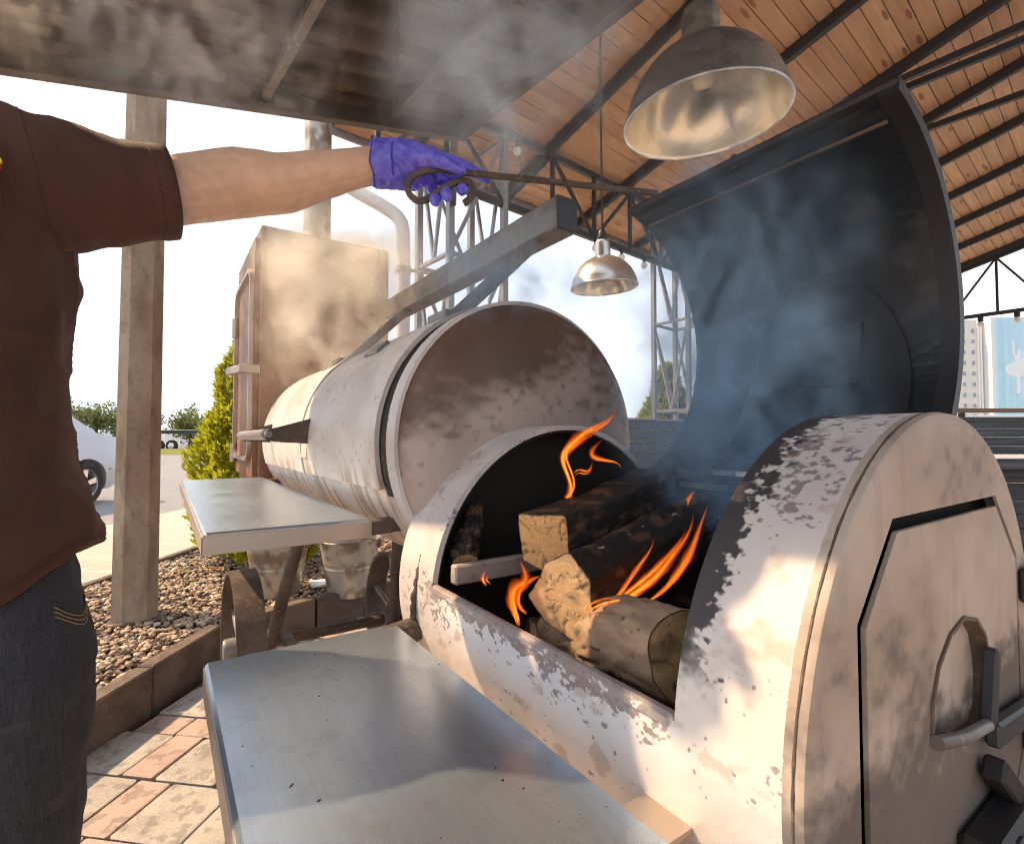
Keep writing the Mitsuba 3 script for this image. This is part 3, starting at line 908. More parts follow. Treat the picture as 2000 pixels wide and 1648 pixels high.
sm_put('frame_tube', tube([(0.40, 0.35, 0.28), (0.40, 2.1, 0.28)], 0.022, 14), 'rusty', smooth=40)
sm_put('frame_tube', tube([(0.86, 0.35, 0.28), (0.86, 2.1, 0.28)], 0.022, 14), 'rusty', smooth=40)
for u in (0.40, 0.86):
    sm_put('leg', tube([(u, 0.45, 0.0), (u, 0.45, 0.56)], 0.022, 14), 'rusty', smooth=40)
labels[sm + '__end_cap__door'] = {'label': 'octagonal sooty door set into the round end of the firebox'}
labels[lid] = {'label': 'open black tar-coated firebox lid standing upright'}
labels[cb] = {'label': 'tall brown smoke cabinet at the far end of the smoker'}
labels[t1_] = {'label': 'stainless steel table beside the firebox'}
labels[t2_] = {'label': 'shiny steel shelf along the cooking chamber'}
# ------------------------------------------------------------------ firewood
def log(path, radii, shape, seed, rough, tone=(0.5, 0.3, 0.14), grime=0.3, n=72):
    """a log: a cross-section (angles, factors) swept along a straight path, with furrowed skin and cracked ends."""
    p = np.asarray(path, float)
    d = (p[-1] - p[0]) / np.linalg.norm(p[-1] - p[0])
    s = np.cross(d, [0, 0, 1.0]); s /= np.linalg.norm(s)
    u = np.cross(s, d)
    ang = np.linspace(0, 2 * np.pi, n, endpoint=False)
    prof = np.interp(np.degrees(ang), shape[0], shape[1], period=360)
    m = 44
    rings = []
    for i in range(m):
        f = i / (m - 1)
        c = p[0] + (p[-1] - p[0]) * f + s * 0.006 * math.sin(f * 4 + seed) + u * 0.005 * math.sin(f * 5 + 2 * seed)
        r = np.interp(f, np.linspace(0, 1, len(radii)), radii)
        q = c + r * prof[:, None] * (np.cos(ang)[:, None] * s + np.sin(ang)[:, None] * u)
        lump = meshkit.fbm(q * 24 + seed * 7, 3, seed) - 0.5
        fur = 1 - np.abs(2 * meshkit.fbm(np.column_stack([np.cos(ang) * 4.5, np.sin(ang) * 4.5, np.full(n, f * 5.0)]) + seed * 3, 3, seed + 1) - 1)
        chip = np.clip(meshkit.fbm(q * 70 + seed, 3, seed + 2) - 0.55, 0, 1)
        fade = min(1.0, 4.0 * f + 0.25, 4.0 * (1 - f) + 0.25)
        k = lump * rough - fade * rough * 0.55 * np.clip((fur - 0.7) / 0.3, 0, 1) - fade * chip * rough * 0.9
        q = q + ((q - c) / np.linalg.norm(q - c, axis=1, keepdims=True)) * k[:, None]
        if i in (0, m - 1):
            q = q + d * ((meshkit.fbm(q * 60 + seed, 3, seed + 4) - 0.5) * 0.003)[:, None]
        rings.append(q)
    f = []
    for i in range(m - 1):
        for j in range(n):
            k = (j + 1) % n
            f += [[i * n + j, i * n + k, (i + 1) * n + k], [i * n + j, (i + 1) * n + k, (i + 1) * n + j]]
    side = trimesh.Trimesh(np.vstack(rings), f, process=False)

    def face(r, dirn, sd):
        c = r.mean(0)
        sc = np.linspace(0.998, 0.03, 44)
        v = np.vstack([c + (r - c) * x for x in sc] + [c[None]])
        a2 = np.tile(ang, len(sc))
        rad = np.repeat(sc, n)
        crack = 1 - np.abs(2 * meshkit.fbm(np.column_stack([np.cos(a2) * 3.2, np.sin(a2) * 3.2, rad * 1.2]) + sd, 2, sd) - 1)
        dep = -0.0018 * np.clip((crack - 0.90) / 0.10, 0, 1) * np.clip(rad * 1.4, 0, 1)
        dep = dep + (meshkit.fbm(v[:-1] * np.array([60, 60, 60]) + sd, 3, sd) - 0.5) * 0.0010 * (rad < 0.95)
        v[:-1] += dirn * dep[:, None]
        v += dirn * 0.0006
        ff = []
        for i in range(len(sc) - 1):
            for j in range(n):
                k = (j + 1) % n
                ff += [[i * n + j, i * n + k, (i + 1) * n + k], [i * n + j, (i + 1) * n + k, (i + 1) * n + j]]
        e_ = (len(sc) - 1) * n
        for j in range(n):
            ff.append([e_ + j, e_ + (j + 1) % n, len(v) - 1])
        rr2 = np.concatenate([rad, [0.0]])
        aa2 = np.concatenate([a2, [0.0]])
        wob2 = meshkit.fbm(np.column_stack([np.cos(aa2) * rr2 * 3, np.sin(aa2) * rr2 * 3, np.full(len(rr2), sd)]), 3, sd)
        rings2 = 0.5 + 0.5 * np.sin(rr2 * 62 + wob2 * 16)
        gr2 = meshkit.fbm(v * np.array([240, 240, 240]) + sd, 2, sd + 1)
        saw = meshkit.fbm(np.column_stack([v @ s * 50, v @ u * 420, np.full(len(v), sd)]), 2, sd + 2)
        col = np.array(tone)[None] * (0.72 + 0.16 * rings2 + 0.20 * gr2 + 0.22 * saw)[:, None]
        ck = np.concatenate([np.clip((crack - 0.93) / 0.07, 0, 1) * np.clip(rad * 1.4, 0, 1), [0]])
        stain = np.clip((meshkit.fbm(v * 38 + sd * 2, 3, sd + 3) - 0.52) / 0.15, 0, 1) * grime
        col = col * (1 - 0.75 * ck)[:, None] * (1 - 0.65 * stain)[:, None]
        col = np.where((rr2 > 0.955)[:, None], col * 0.35, col)
        return trimesh.Trimesh(v, ff, process=False), np.clip(col, 0.01, 0.9)
    return side, face(rings[0], -d, seed), face(rings[-1], d, seed + 5)


def flats(corners):
    """cross-section factors of a polygon with rounded corners, given as (x, y) points about the centre"""
    pg = Polygon(corners).buffer(-0.08).buffer(0.08)
    aa = np.arange(0, 360, 5)
    out = []
    for a_ in aa:
        ray = LineString([(0, 0), (4 * math.cos(math.radians(a_)), 4 * math.sin(math.radians(a_)))])
        out.append(ray.intersection(pg).length)
    return list(aa), out


def make_log(label, path, radii, shape, seed, rough, skin_m, tone, grime=0.3):
    k = thing('firewood_log', label, 'log')
    sd, a_, b_ = log(path, radii, shape, seed, rough, tone, grime)
    put('side', sd, skin_m, k, 60, S)
    for m_, c_ in (a_, b_):
        put('cut_end', m_, 'wood_cut', k, True, S, color=c_)
    return k


# local (u, t, z); the wedge-split log at the back
sq4 = flats([(-1.05, 0.95), (1.0, 1.05), (1.08, -0.75), (0.45, -1.15), (-0.95, -0.80)])
make_log('split log with a pale square sawn end, topmost in the firebox', [(0.468, 0.615, 0.872), (0.885, 0.745, 0.918)], [0.043, 0.047, 0.048], sq4, 1, 0.006, 'char', (0.66, 0.34, 0.13), 0.15)
wed = flats([(0.25, 1.15), (0.85, 0.55), (1.0, -0.7), (0.3, -1.12), (-0.65, -0.85), (-1.2, -0.25), (-0.55, 0.75)])
lb = make_log('charred black log with an ash-grey edge, burning in the middle of the firebox', [(0.430, 0.525, 0.832), (0.93, 0.650, 0.862)], [0.050, 0.056, 0.054], wed, 2, 0.008, 'char', (0.56, 0.335, 0.16), 0.6)
rd = ([0, 90, 150, 210, 270, 330], [1.0, 1.0, 1.05, 0.97, 1.0, 1.03])
make_log('thick round log with grey bark lying across the front of the firebox', [(0.462, 0.352, 0.800), (0.515, 0.640, 0.735)], [0.050, 0.054, 0.046, 0.036], rd, 3, 0.008, 'bark', (0.40, 0.24, 0.11), 0.7)
make_log('dark stub with a pale flank leaning at the far wall of the firebox', [(0.440, 0.780, 0.820), (0.480, 0.842, 0.905)], [0.022, 0.026, 0.016], wed, 4, 0.010, 'char', (0.40, 0.24, 0.11), 0.8)
make_log('charred log mostly hidden behind the scorched near rim of the firebox', [(0.60, 0.36, 0.800), (0.90, 0.50, 0.830)], [0.045, 0.050, 0.045], rd, 6, 0.014, 'char', (0.05, 0.035, 0.03), 0.5)
make_log('burnt log underneath the other logs of the firebox', [(0.50, 0.68, 0.690), (0.90, 0.52, 0.700)], [0.055, 0.06, 0.055], rd, 8, 0.014, 'char', (0.05, 0.035, 0.03), 0.5)
make_log('burnt log lowest of the heap, along the front wall of the firebox', [(0.62, 0.34, 0.690), (0.66, 0.80, 0.680)], [0.055, 0.06, 0.055], rd, 9, 0.014, 'char', (0.05, 0.035, 0.03), 0.5)
# ash crust on the top edge of the burning log
pts = np.linspace(0, 1, 26)
ax = np.array([(0.455 + 0.46 * s, 0.515 + 0.12 * s, 0.878 + 0.040 * s) for s in pts])
ax[:, 2] += 0.002 * np.sin(pts * 23) - 0.006
put('ash_crust', vnoise(tube(ax, np.interp(pts, [0, 0.1, 0.5, 0.9, 1], [0.003, 0.006, 0.006, 0.005, 0.003]), 12).subdivide().subdivide(), 0.006, 150, 3), 'ash', lb, 50, S)

# ------------------------------------------------------------------ flames
FT = [(0.020, 0.0017, 0.0001), (0.040, 0.0052, 0.0003), (0.070, 0.0140, 0.0008), (0.10, 0.034, 0.003), (0.16, 0.082, 0.012)]


def flame(pts, w, thick=0.4, n=10, bend=0.012):
    p = spline(pts, 26)
    w = np.interp(np.linspace(0, 1, 26), np.linspace(0, 1, len(w)), w)
    t = np.gradient(p, axis=0)
    t /= np.linalg.norm(t, axis=1, keepdims=True)
    ang = np.arange(n) * 2 * np.pi / n
    secs = []
    for i in range(26):
        tw = 0.5 * math.sin(i * 0.33)
        side = np.array([math.cos(tw), 0.5 * math.sin(tw), 0.0])
        side = side - t[i] * (side @ t[i]); side /= np.linalg.norm(side)
        b = np.cross(t[i], side)
        r = max(w[i] / 2, 0.0006)
        secs.append(p[i] + side * (np.cos(ang) * r)[:, None] + b * (np.sin(ang) * r * thick + bend * np.cos(ang) ** 2 * r / 0.02 * 0.3)[:, None])
    m = loft(secs)
    m = trimesh.Trimesh(m.vertices, m.faces, process=False)
    if m.volume < 0:
        m.invert()
    return m


fire = thing('fire', 'orange flames licking up between the logs', 'fire')
FL = [
    ([(0.589, 0.70, 0.925), (0.591, 0.70, 0.971), (0.582, 0.70, 1.001), (0.605, 0.70, 1.022), (0.628, 0.70, 1.037), (0.670, 0.705, 1.050), (0.705, 0.71, 1.065), (0.726, 0.71, 1.095)], [0.016, 0.014, 0.012, 0.022, 0.026, 0.014, 0.010, 0.001], 0),
    ([(0.600, 0.695, 0.965), (0.618, 0.695, 0.975), (0.634, 0.697, 0.972), (0.652, 0.70, 0.990)], [0.001, 0.006, 0.010, 0.001], 1),
    ([(0.746, 0.72, 0.974), (0.699, 0.72, 0.990), (0.672, 0.72, 0.998), (0.694, 0.718, 1.028)], [0.001, 0.008, 0.016, 0.004], 1),
    ([(0.396, 0.57, 0.782), (0.387, 0.568, 0.808), (0.388, 0.565, 0.833), (0.401, 0.562, 0.842), (0.398, 0.56, 0.858), (0.392, 0.56, 0.872)], [0.002, 0.010, 0.020, 0.024, 0.012, 0.001], 0),
    ([(0.409, 0.57, 0.795), (0.398, 0.57, 0.826), (0.416, 0.57, 0.838), (0.439, 0.57, 0.842)], [0.002, 0.010, 0.012, 0.001], 1),
    ([(0.482, 0.475, 0.815), (0.521, 0.475, 0.830), (0.555, 0.472, 0.845), (0.587, 0.468, 0.872), (0.612, 0.465, 0.895), (0.624, 0.463, 0.925)], [0.004, 0.022, 0.020, 0.018, 0.012, 0.001], 0),
    ([(0.458, 0.47, 0.826), (0.489, 0.465, 0.845), (0.506, 0.46, 0.866), (0.525, 0.458, 0.884), (0.532, 0.455, 0.902)], [0.003, 0.010, 0.009, 0.007, 0.001], 1),
    ([(0.551, 0.48, 0.812), (0.600, 0.48, 0.832), (0.634, 0.478, 0.864), (0.656, 0.475, 0.903), (0.672, 0.472, 0.935)], [0.004, 0.016, 0.018, 0.010, 0.001], 1),
    ([(0.410, 0.46, 0.822), (0.445, 0.458, 0.832), (0.481, 0.455, 0.832), (0.515, 0.455, 0.838)], [0.001, 0.006, 0.008, 0.003], 0),
    ([(0.402, 0.66, 0.814), (0.395, 0.66, 0.827), (0.400, 0.66, 0.834)], [0.001, 0.008, 0.002], 0),
    ([(0.79, 0.60, 0.905), (0.80, 0.60, 0.925), (0.815, 0.60, 0.935)], [0.002, 0.010, 0.001], 1),
    ([(0.70, 0.40, 0.845), (0.74, 0.40, 0.875), (0.75, 0.40, 0.91), (0.77, 0.40, 0.94)], [0.003, 0.020, 0.014, 0.001], 1),
]
fr = np.random.default_rng(31)
for pts, w, c in FL:
    P0 = spline(pts, 26)
    strands = []
    for st in range(3 if c == 0 else 2):
        ph, am = fr.uniform(0, 6), fr.uniform(0.003, 0.008) * (st > 0)
        f_ = np.linspace(0, 1, 26)
        wob = np.stack([np.sin(f_ * 7 + ph), 0.6 * np.cos(f_ * 5 + ph), 0.7 * np.sin(f_ * 9 + 2 * ph)], -1) * am * f_[:, None]
        q0 = (P0 + fr.normal(0, 0.0035, 3) * (st > 0) + wob)[: 26 - int(fr.integers(2, 12)) * (st > 0)]
        strands.append((q0, ph, 1.0 if st == 0 else 0.6))
    fk = None
    for i, (cut, kw) in enumerate(((0, 0.95), (1, 0.74), (2, 0.53), (4, 0.34), (9, 0.17))[: 5 if c == 0 else 4]):
        ms = []
        for q0, ph, sc in strands:
            q = q0[: max(6, len(q0) - cut)]
            ws = np.interp(np.linspace(0, 1, 14), np.linspace(0, 1, len(w)), w) * kw * sc * (1 + 0.22 * np.sin(np.arange(14) * 2.3 + ph))
            ws[-1] = 0.0006
            ms.append(flame(q, ws, 0.6))
        k_ = put('flame' if fk is None else 'inner_flame', join(*ms), 'flame_gas', fk or fire, True, S, emitter={'type': 'area', 'radiance': rgb(*FT[i])})
        fk = fk or k_
for i in range(9):
    c_ = np.array([fr.uniform(0.44, 0.80), fr.uniform(0.38, 0.80), fr.uniform(0.60, 0.64)])
    em_ = trimesh.creation.icosphere(1, 1.0)
    put('ember', vnoise(trimesh.Trimesh(np.asarray(em_.vertices) * fr.uniform(0.010, 0.026, 3) + c_, em_.faces, process=False), 0.004, 60, i), 'char', fire, False, S, emitter={'type': 'area', 'radiance': rgb(0.35, 0.05, 0.004)})

# ------------------------------------------------------------------ the cook
pe = thing('person', 'person in dark brown t-shirt and jeans reaching across with one blue gloved hand', 'person')
sh, el, wr = np.array([-0.670, 0.774, 1.415]), np.array([-0.505, 0.940, 1.505]), np.array([-0.262, 1.0, 1.573])
mid_f = (el + wr) / 2 + np.array([0, 0, -0.012])
BX, BY = -0.892, 0.705
HD = np.array([-0.705, 0.672, 1.830])     # the head leans over towards the fire
body = chains([
    [((BX - 0.09, BY, 0.98), 0.105), ((BX - 0.09, BY, 1.15), 0.105), ((BX - 0.10, BY, 1.34), 0.10), ((BX - 0.11, BY, 1.41), 0.06)],
    [((BX + 0.09, BY, 0.98), 0.105), ((BX + 0.09, BY, 1.15), 0.105), ((BX + 0.10, BY, 1.34), 0.10), ((BX + 0.11, BY + 0.01, 1.40), 0.06)],
    [((BX - 0.02, BY, 0.95), 0.12), ((BX - 0.01, BY, 1.40), 0.10), ((BX + 0.00, BY + 0.02, 1.49), 0.068), ((-0.868, 0.712, 1.590), 0.062), ((-0.825, 0.700, 1.700), 0.062), (HD + [-0.03, 0.035, -0.06], 0.062)],
    [(HD + [-0.008, 0.012, -0.055], 0.062), (HD + [0, -0.012, 0.0], 0.078), (HD + [0, 0.02, 0.055], 0.088)],
    [(HD + [0.012, -0.060, -0.070], 0.042), (HD + [0.006, -0.050, -0.02], 0.055)],
    [(HD + [0.012, -0.098, 0.012], 0.008), (HD + [0.016, -0.112, -0.014], 0.012)],
    [(HD + [0.020, -0.098, -0.050], 0.009), (HD + [-0.004, -0.098, -0.050], 0.009)],
    [(HD + [-0.080, 0.005, -0.012], 0.013), (HD + [-0.084, 0.010, 0.012], 0.014)],
    [(HD + [0.080, 0.005, -0.012], 0.013), (HD + [0.084, 0.010, 0.012], 0.014)],
    # stretched left arm
    [(sh + np.array([-0.05, -0.02, -0.01]), 0.062), (sh, 0.057), (sh * 0.45 + el * 0.55 + np.array([0, 0, -0.014]), 0.054), (el + np.array([0, 0, -0.002]), 0.061), (el * 0.7 + wr * 0.3 + np.array([0, 0, -0.014]), 0.053), (el * 0.3 + wr * 0.7 + np.array([0, 0, -0.006]), 0.040), (wr, 0.034), (wr + np.array([0.03, 0.003, 0]), 0.030)],
    # right arm bent forward at the elbow
    [((BX - 0.19, BY - 0.01, 1.42), 0.072), ((BX - 0.235, BY - 0.02, 1.15), 0.052), ((BX - 0.15, BY - 0.22, 1.10), 0.040), ((BX - 0.10, BY - 0.26, 1.10), 0.03)],
    [((BX - 0.10, BY - 0.26, 1.10), 0.030), ((BX - 0.03, BY - 0.29, 1.09), 0.028)],
    [((BX - 0.03, BY - 0.30, 1.10), 0.011), ((BX + 0.03, BY - 0.31, 1.09), 0.009), ((BX + 0.04, BY - 0.29, 1.07), 0.008)],
    [((BX - 0.03, BY - 0.29, 1.085), 0.011), ((BX + 0.035, BY - 0.29, 1.07), 0.009), ((BX + 0.04, BY - 0.27, 1.05), 0.008)],
    [((BX - 0.05, BY - 0.31, 1.115), 0.012), ((BX - 0.01, BY - 0.325, 1.125), 0.010)],
    # legs
    [((BX - 0.10, BY, 0.95), 0.115), ((BX - 0.11, BY, 0.52), 0.070), ((BX - 0.115, BY + 0.02, 0.12), 0.046), ((BX - 0.12, BY - 0.12, 0.05), 0.036)],
    [((BX + 0.10, BY, 0.95), 0.115), ((BX + 0.12, BY, 0.52), 0.070), ((BX + 0.13, BY + 0.02, 0.12), 0.046), ((BX + 0.14, BY - 0.12, 0.05), 0.036)],
], edge=0.012, smooth=6)
body = vnoise(body, 0.003, 16, 3)
put('body', body, 'skin', pe, True)
put('hair', chains([[(HD + [0, 0.035, 0.068], 0.091), (HD + [0, 0.050, 0.010], 0.078)], [(HD + [0, -0.030, 0.095], 0.060), (HD + [0, 0.02, 0.085], 0.085)]], 0.012, 4), 'hair', pe, True)
ico = trimesh.creation.icosphere(2, 0.012)
put('eye', join(*[trimesh.Trimesh(np.asarray(ico.vertices) + HD + np.array([0.004 + s * 0.032, -0.079, 0.014]), ico.faces) for s in (-1, 1)]), 'bulb_white', pe, True)
for s in (-1, 1):
    x = BX + s * 0.122
    put('shoe', chains([[((x, BY + 0.06, 0.045), 0.044), ((x, BY - 0.02, 0.045), 0.046), ((x + s * 0.012, BY - 0.16, 0.036), 0.036)], [((x, BY + 0.04, 0.08), 0.050)]], 0.012, 4), 'black_plastic', pe, True)

# t-shirt: lofted trunk with folds, and sleeves
def ell(cx, cy, z, a_, b_, n=72, yaw=0.0, tilt=0.0):
    an = np.arange(n) * 2 * np.pi / n
    x, y = a_ * np.sign(np.cos(an)) * np.abs(np.cos(an)) ** 0.85, b_ * np.sign(np.sin(an)) * np.abs(np.sin(an)) ** 0.85
    c, s = math.cos(yaw), math.sin(yaw)
    return np.column_stack([cx + x * c - y * s, cy + x * s + y * c, np.full(n, z) + tilt * x])


trunk = []
prof_s = [(0.838, 0.272, 0.216), (0.845, 0.276, 0.219), (0.90, 0.262, 0.208), (0.96, 0.243, 0.190), (1.02, 0.236, 0.170), (1.08, 0.238, 0.162), (1.14, 0.235, 0.162), (1.20, 0.236, 0.165), (1.26, 0.240, 0.168), (1.32, 0.244, 0.168), (1.38, 0.242, 0.160), (1.43, 0.225, 0.142), (1.465, 0.195, 0.115), (1.490, 0.150, 0.095), (1.505, 0.105, 0.082), (1.515, 0.080, 0.075)]
pz, pa, pb = (np.array(x) for x in zip(*prof_s))
from scipy.interpolate import PchipInterpolator
zz = np.concatenate([np.linspace(0.838, 1.40, 96), np.linspace(1.405, 1.515, 26)])
fa_, fb_ = PchipInterpolator(pz, pa), PchipInterpolator(pz, pb)
for z in zz:
    rg = ell(BX, BY, z, float(fa_(z)) - 0.008, float(fb_(z)), 168, 0.10, 0.0)
    rg[:, 2] += np.clip((1.02 - z) / 0.18, 0, 1) * (0.028 - 0.085 * np.clip((BY + 0.04 - rg[:, 1]) / 0.2, 0, 1))
    trunk.append(rg)
tr = loft(trunk)
v = np.asarray(tr.vertices)
fold = (meshkit.fbm(v * np.array([9, 9, 3.2]) + 3, 3, 5) - 0.5) * 0.018 + (meshkit.fbm(np.column_stack([v[:, 0] * 5 + v[:, 2] * 9, v[:, 1] * 5, v[:, 2] * 4]), 3, 9) - 0.5) * 0.015
cc = np.array([BX, BY, 0])
dd = v - cc
dd[:, 2] = 0
dd /= np.linalg.norm(dd, axis=1, keepdims=True) + 1e-9
v = v + dd * (fold * np.clip((1.50 - v[:, 2]) / 0.1, 0.1, 1))[:, None]
crease = 1 - np.abs(2 * meshkit.fbm(np.column_stack([v[:, 0] * 12 + v[:, 2] * 7, v[:, 1] * 12, v[:, 2] * 5 - v[:, 0] * 6]), 2, 21) - 1)
v = v + dd * (0.008 * (np.clip((crease - 0.72) / 0.28, 0, 1) ** 2) * np.clip((1.46 - v[:, 2]) / 0.1, 0, 1))[:, None]
tr = trimesh.Trimesh(v, tr.faces, process=False)


def sleeve(c0, c1, r0, r1, seed):
    d = (c1 - c0) / np.linalg.norm(c1 - c0)
    s = np.cross(d, [0, 0, 1.0]); s /= np.linalg.norm(s)
    u = np.cross(s, d)
    an = np.arange(64) * 2 * np.pi / 64
    secs = []
    steps = list(np.linspace(0, 1, 30)) + [1.0, 0.97, 0.90]
    for i, f in enumerate(steps):
        r = r0 + (r1 - r0) * f ** 0.8 - (0.004 if i >= 30 else 0)
        if 27 <= i < 30:
            r += 0.003
        c = c0 + (c1 - c0) * f
        q = c + r * (np.cos(an)[:, None] * s * 0.92 + np.sin(an)[:, None] * u * (1.0 + 0.10 * (np.sin(an) < 0)[:, None]))
        w = (meshkit.fbm(q * np.array([14, 14, 9]) + seed, 2, seed) - 0.5) * 0.021 + (meshkit.fbm(np.column_stack([q @ d * 26, q @ u * 8 + q @ d * 16, q @ s * 6]), 2, seed + 3) - 0.5) * 0.022 * (1 - 0.6 * f)
        q = q + (q - c) / np.linalg.norm(q - c, axis=1, keepdims=True) * w[:, None]
        secs.append(q)
    return loft(secs)


sl = sleeve(np.array([-0.760, 0.698, 1.390]), np.array([-0.577, 0.857, 1.447]), 0.114, 0.0665, 2)
sr = sleeve(np.array([BX - 0.13, BY - 0.005, 1.40]), np.array([BX - 0.245, BY - 0.02, 1.20]), 0.105, 0.085, 6)
shirt = put('t_shirt', join(tr, sl, sr), 'shirt_cloth', pe, True)


def stitch_ring(m_, n_, i_, push):
    r_ = np.asarray(m_.vertices)[i_ * n_:(i_ + 1) * n_]
    c_ = r_.mean(0)
    r_ = r_ + (r_ - c_) / np.linalg.norm(r_ - c_, axis=1, keepdims=True) * push
    put('seam', tube(np.vstack([r_, r_[:1]]), 0.0010, 6), 'shirt_cloth', shirt, True)


for i_ in (3, 4):
    stitch_ring(tr, 168, i_, 0.0004)
for i_ in (26, 9):
    stitch_ring(sl, 64, i_, 0.0004)
hem = [r + np.array([0, 0, 0.001]) for r in (trunk[0],)]
hl = trunk[0]
hl2 = np.vstack([hl, hl[:1]])
# chest badge: a red and yellow emblem on the left breast
bn = np.array([0.62, -0.78, 0.08]); bn /= np.linalg.norm(bn)
bs = np.cross([0, 0, 1.0], bn); bs /= np.linalg.norm(bs)
MB_ = np.column_stack([bs, np.cross(bn, bs), bn])
bo = np.array([-0.655, 0.622, 1.372])
put('badge', extrude(Point(0, 0).buffer(0.020, 24), 0.006, MB_, bo), 'badge_red', pe)
put('badge_lettering', extrude(LineString([(-0.008, -0.008), (0.002, -0.010), (0.008, 0.0), (0.014, -0.010), (0.018, 0.004), (0.012, 0.010)]).buffer(0.0026), 0.0075, MB_, bo), 'badge_yellow', pe + '__badge')

# jeans
jb = chains([
    [((BX - 0.09, BY, 0.85), 0.150), ((BX + 0.09, BY, 0.85), 0.150)],
    [((BX - 0.11, BY, 0.86), 0.145), ((BX - 0.115, BY, 0.70), 0.125), ((BX - 0.115, BY, 0.50), 0.100), ((BX - 0.118, BY + 0.02, 0.10), 0.080)],
    [((BX + 0.112, BY, 0.83), 0.146), ((BX + 0.148, BY, 0.71), 0.146), ((BX + 0.155, BY, 0.50), 0.130), ((BX + 0.150, BY + 0.02, 0.10), 0.085)],
], edge=0.012, smooth=6)
jv = np.asarray(jb.vertices)
jn = jb.vertex_normals
wr_ = (meshkit.fbm(np.column_stack([jv[:, 0] * 5, jv[:, 1] * 5, jv[:, 2] * 30 + jv[:, 0] * 30]), 3, 4) - 0.5) * 0.012
jb = trimesh.Trimesh(jv + jn * wr_[:, None], jb.faces, process=False)
put('jeans', jb, 'denim', pe, True)
jk = pe + '__jeans'


pock = np.array([(-0.618, 0.703, 0.804), (-0.618, 0.722, 0.791), (-0.624, 0.748, 0.777), (-0.636, 0.777, 0.776), (-0.646, 0.796, 0.788)]) + [0.003, -0.001, 0]
from trimesh.proximity import closest_point


def lay(pts, off):
    q, _, tid = closest_point(jb, pts)
    return q + jb.face_normals[tid] * off


for dz in (0.0, -0.0065, -0.013):
    put('stitching', tube(lay(spline(pock + [0, 0, dz], 24), 0.0005), 0.0007, 6), 'thread', jk, True)
put('pocket_edge', tube(lay(spline(pock + [0.0, 0.0, 0.007], 24), 0.0002), 0.0024, 8), 'denim', jk, True)

# gloved hand
glove = chains([
    [((-0.2600, 1.0, 1.590), 0.030), ((-0.2350, 1.0, 1.588), 0.033), ((-0.200, 1.01, 1.588), 0.034), ((-0.168, 1.035, 1.596), 0.026)],
    [((-0.2600, 1.0, 1.556), 0.030), ((-0.2316, 1.003, 1.556), 0.030), ((-0.1990, 1.025, 1.560), 0.026), ((-0.180, 1.045, 1.578), 0.018)],
    [((-0.2354, 1.0, 1.588), 0.030), ((-0.1650, 1.042, 1.612), 0.018), ((-0.175, 1.048, 1.595), 0.018), ((-0.1879, 1.05, 1.580), 0.016), ((-0.2316, 1.005, 1.556), 0.028)],
    [((-0.205, 1.02, 1.585), 0.030), ((-0.172, 1.045, 1.595), 0.020)],
    [((-0.2200, 0.995, 1.574), 0.024), ((-0.185, 0.985, 1.574), 0.019), ((-0.142, 0.975, 1.567), 0.0145), ((-0.1133, 0.970, 1.5534), 0.0125), ((-0.0980, 0.968, 1.543), 0.0095)],
    [((-0.1666, 1.045, 1.613), 0.0155), ((-0.1068, 1.050, 1.598), 0.0128), ((-0.0713, 1.045, 1.578), 0.0110), ((-0.0528, 1.040, 1.562), 0.0088)],
    [((-0.1673, 1.05, 1.603), 0.0155), ((-0.1141, 1.062, 1.577), 0.0125), ((-0.1012, 1.025, 1.536), 0.0118), ((-0.0960, 0.977, 1.510), 0.0112), ((-0.0965, 0.972, 1.501), 0.0065)],
    [((-0.176, 1.055, 1.594), 0.0150), ((-0.1413, 1.062, 1.562), 0.0125), ((-0.1313, 1.022, 1.525), 0.0122), ((-0.1250, 0.974, 1.499), 0.0120), ((-0.1245, 0.969, 1.488), 0.0065)],
    [((-0.1879, 1.05, 1.580), 0.0140), ((-0.1646, 1.056, 1.547), 0.0115), ((-0.1544, 1.020, 1.515), 0.0110), ((-0.1475, 0.976, 1.489), 0.0106), ((-0.1455, 0.971, 1.479), 0.0058)],
], edge=0.0032, smooth=5, seg=24)
gv = np.asarray(glove.vertices)
gr_ = 1 - np.abs(2 * meshkit.fbm(np.column_stack([gv[:, 0] * 60 + gv[:, 2] * 45, gv[:, 1] * 40, gv[:, 2] * 30 - gv[:, 0] * 20]), 3, 8) - 1)
glove = trimesh.Trimesh(gv + glove.vertex_normals * (0.006 * (gr_ - 0.75) * np.clip((-0.09 - gv[:, 0]) / 0.08, 0.25, 1))[:, None], glove.faces, process=False)
put('glove', glove, 'nitrile', pe, True)
secs = []
an = np.arange(48) * 2 * np.pi / 48
for i in range(10):
    f = i / 9
    c = np.array([-0.268 + 0.040 * f, 0.9985 + 0.002 * f, 1.5735])
    r = 0.0475 - 0.005 * math.sin(f * 3.0) - 0.003 * f
    wv = 1 + 0.022 * np.sin(an * 7 + f * 2) + 0.018 * np.sin(an * 13 + f * 5)
    secs.append(np.column_stack([np.full(48, c[0]) + 0.0025 * np.sin(an * 5) * (1 - f), c[1] + 0.92 * r * wv * np.cos(an), c[2] + r * wv * np.sin(an)]))
put('cuff', loft(secs), 'nitrile', pe + '__glove', True)

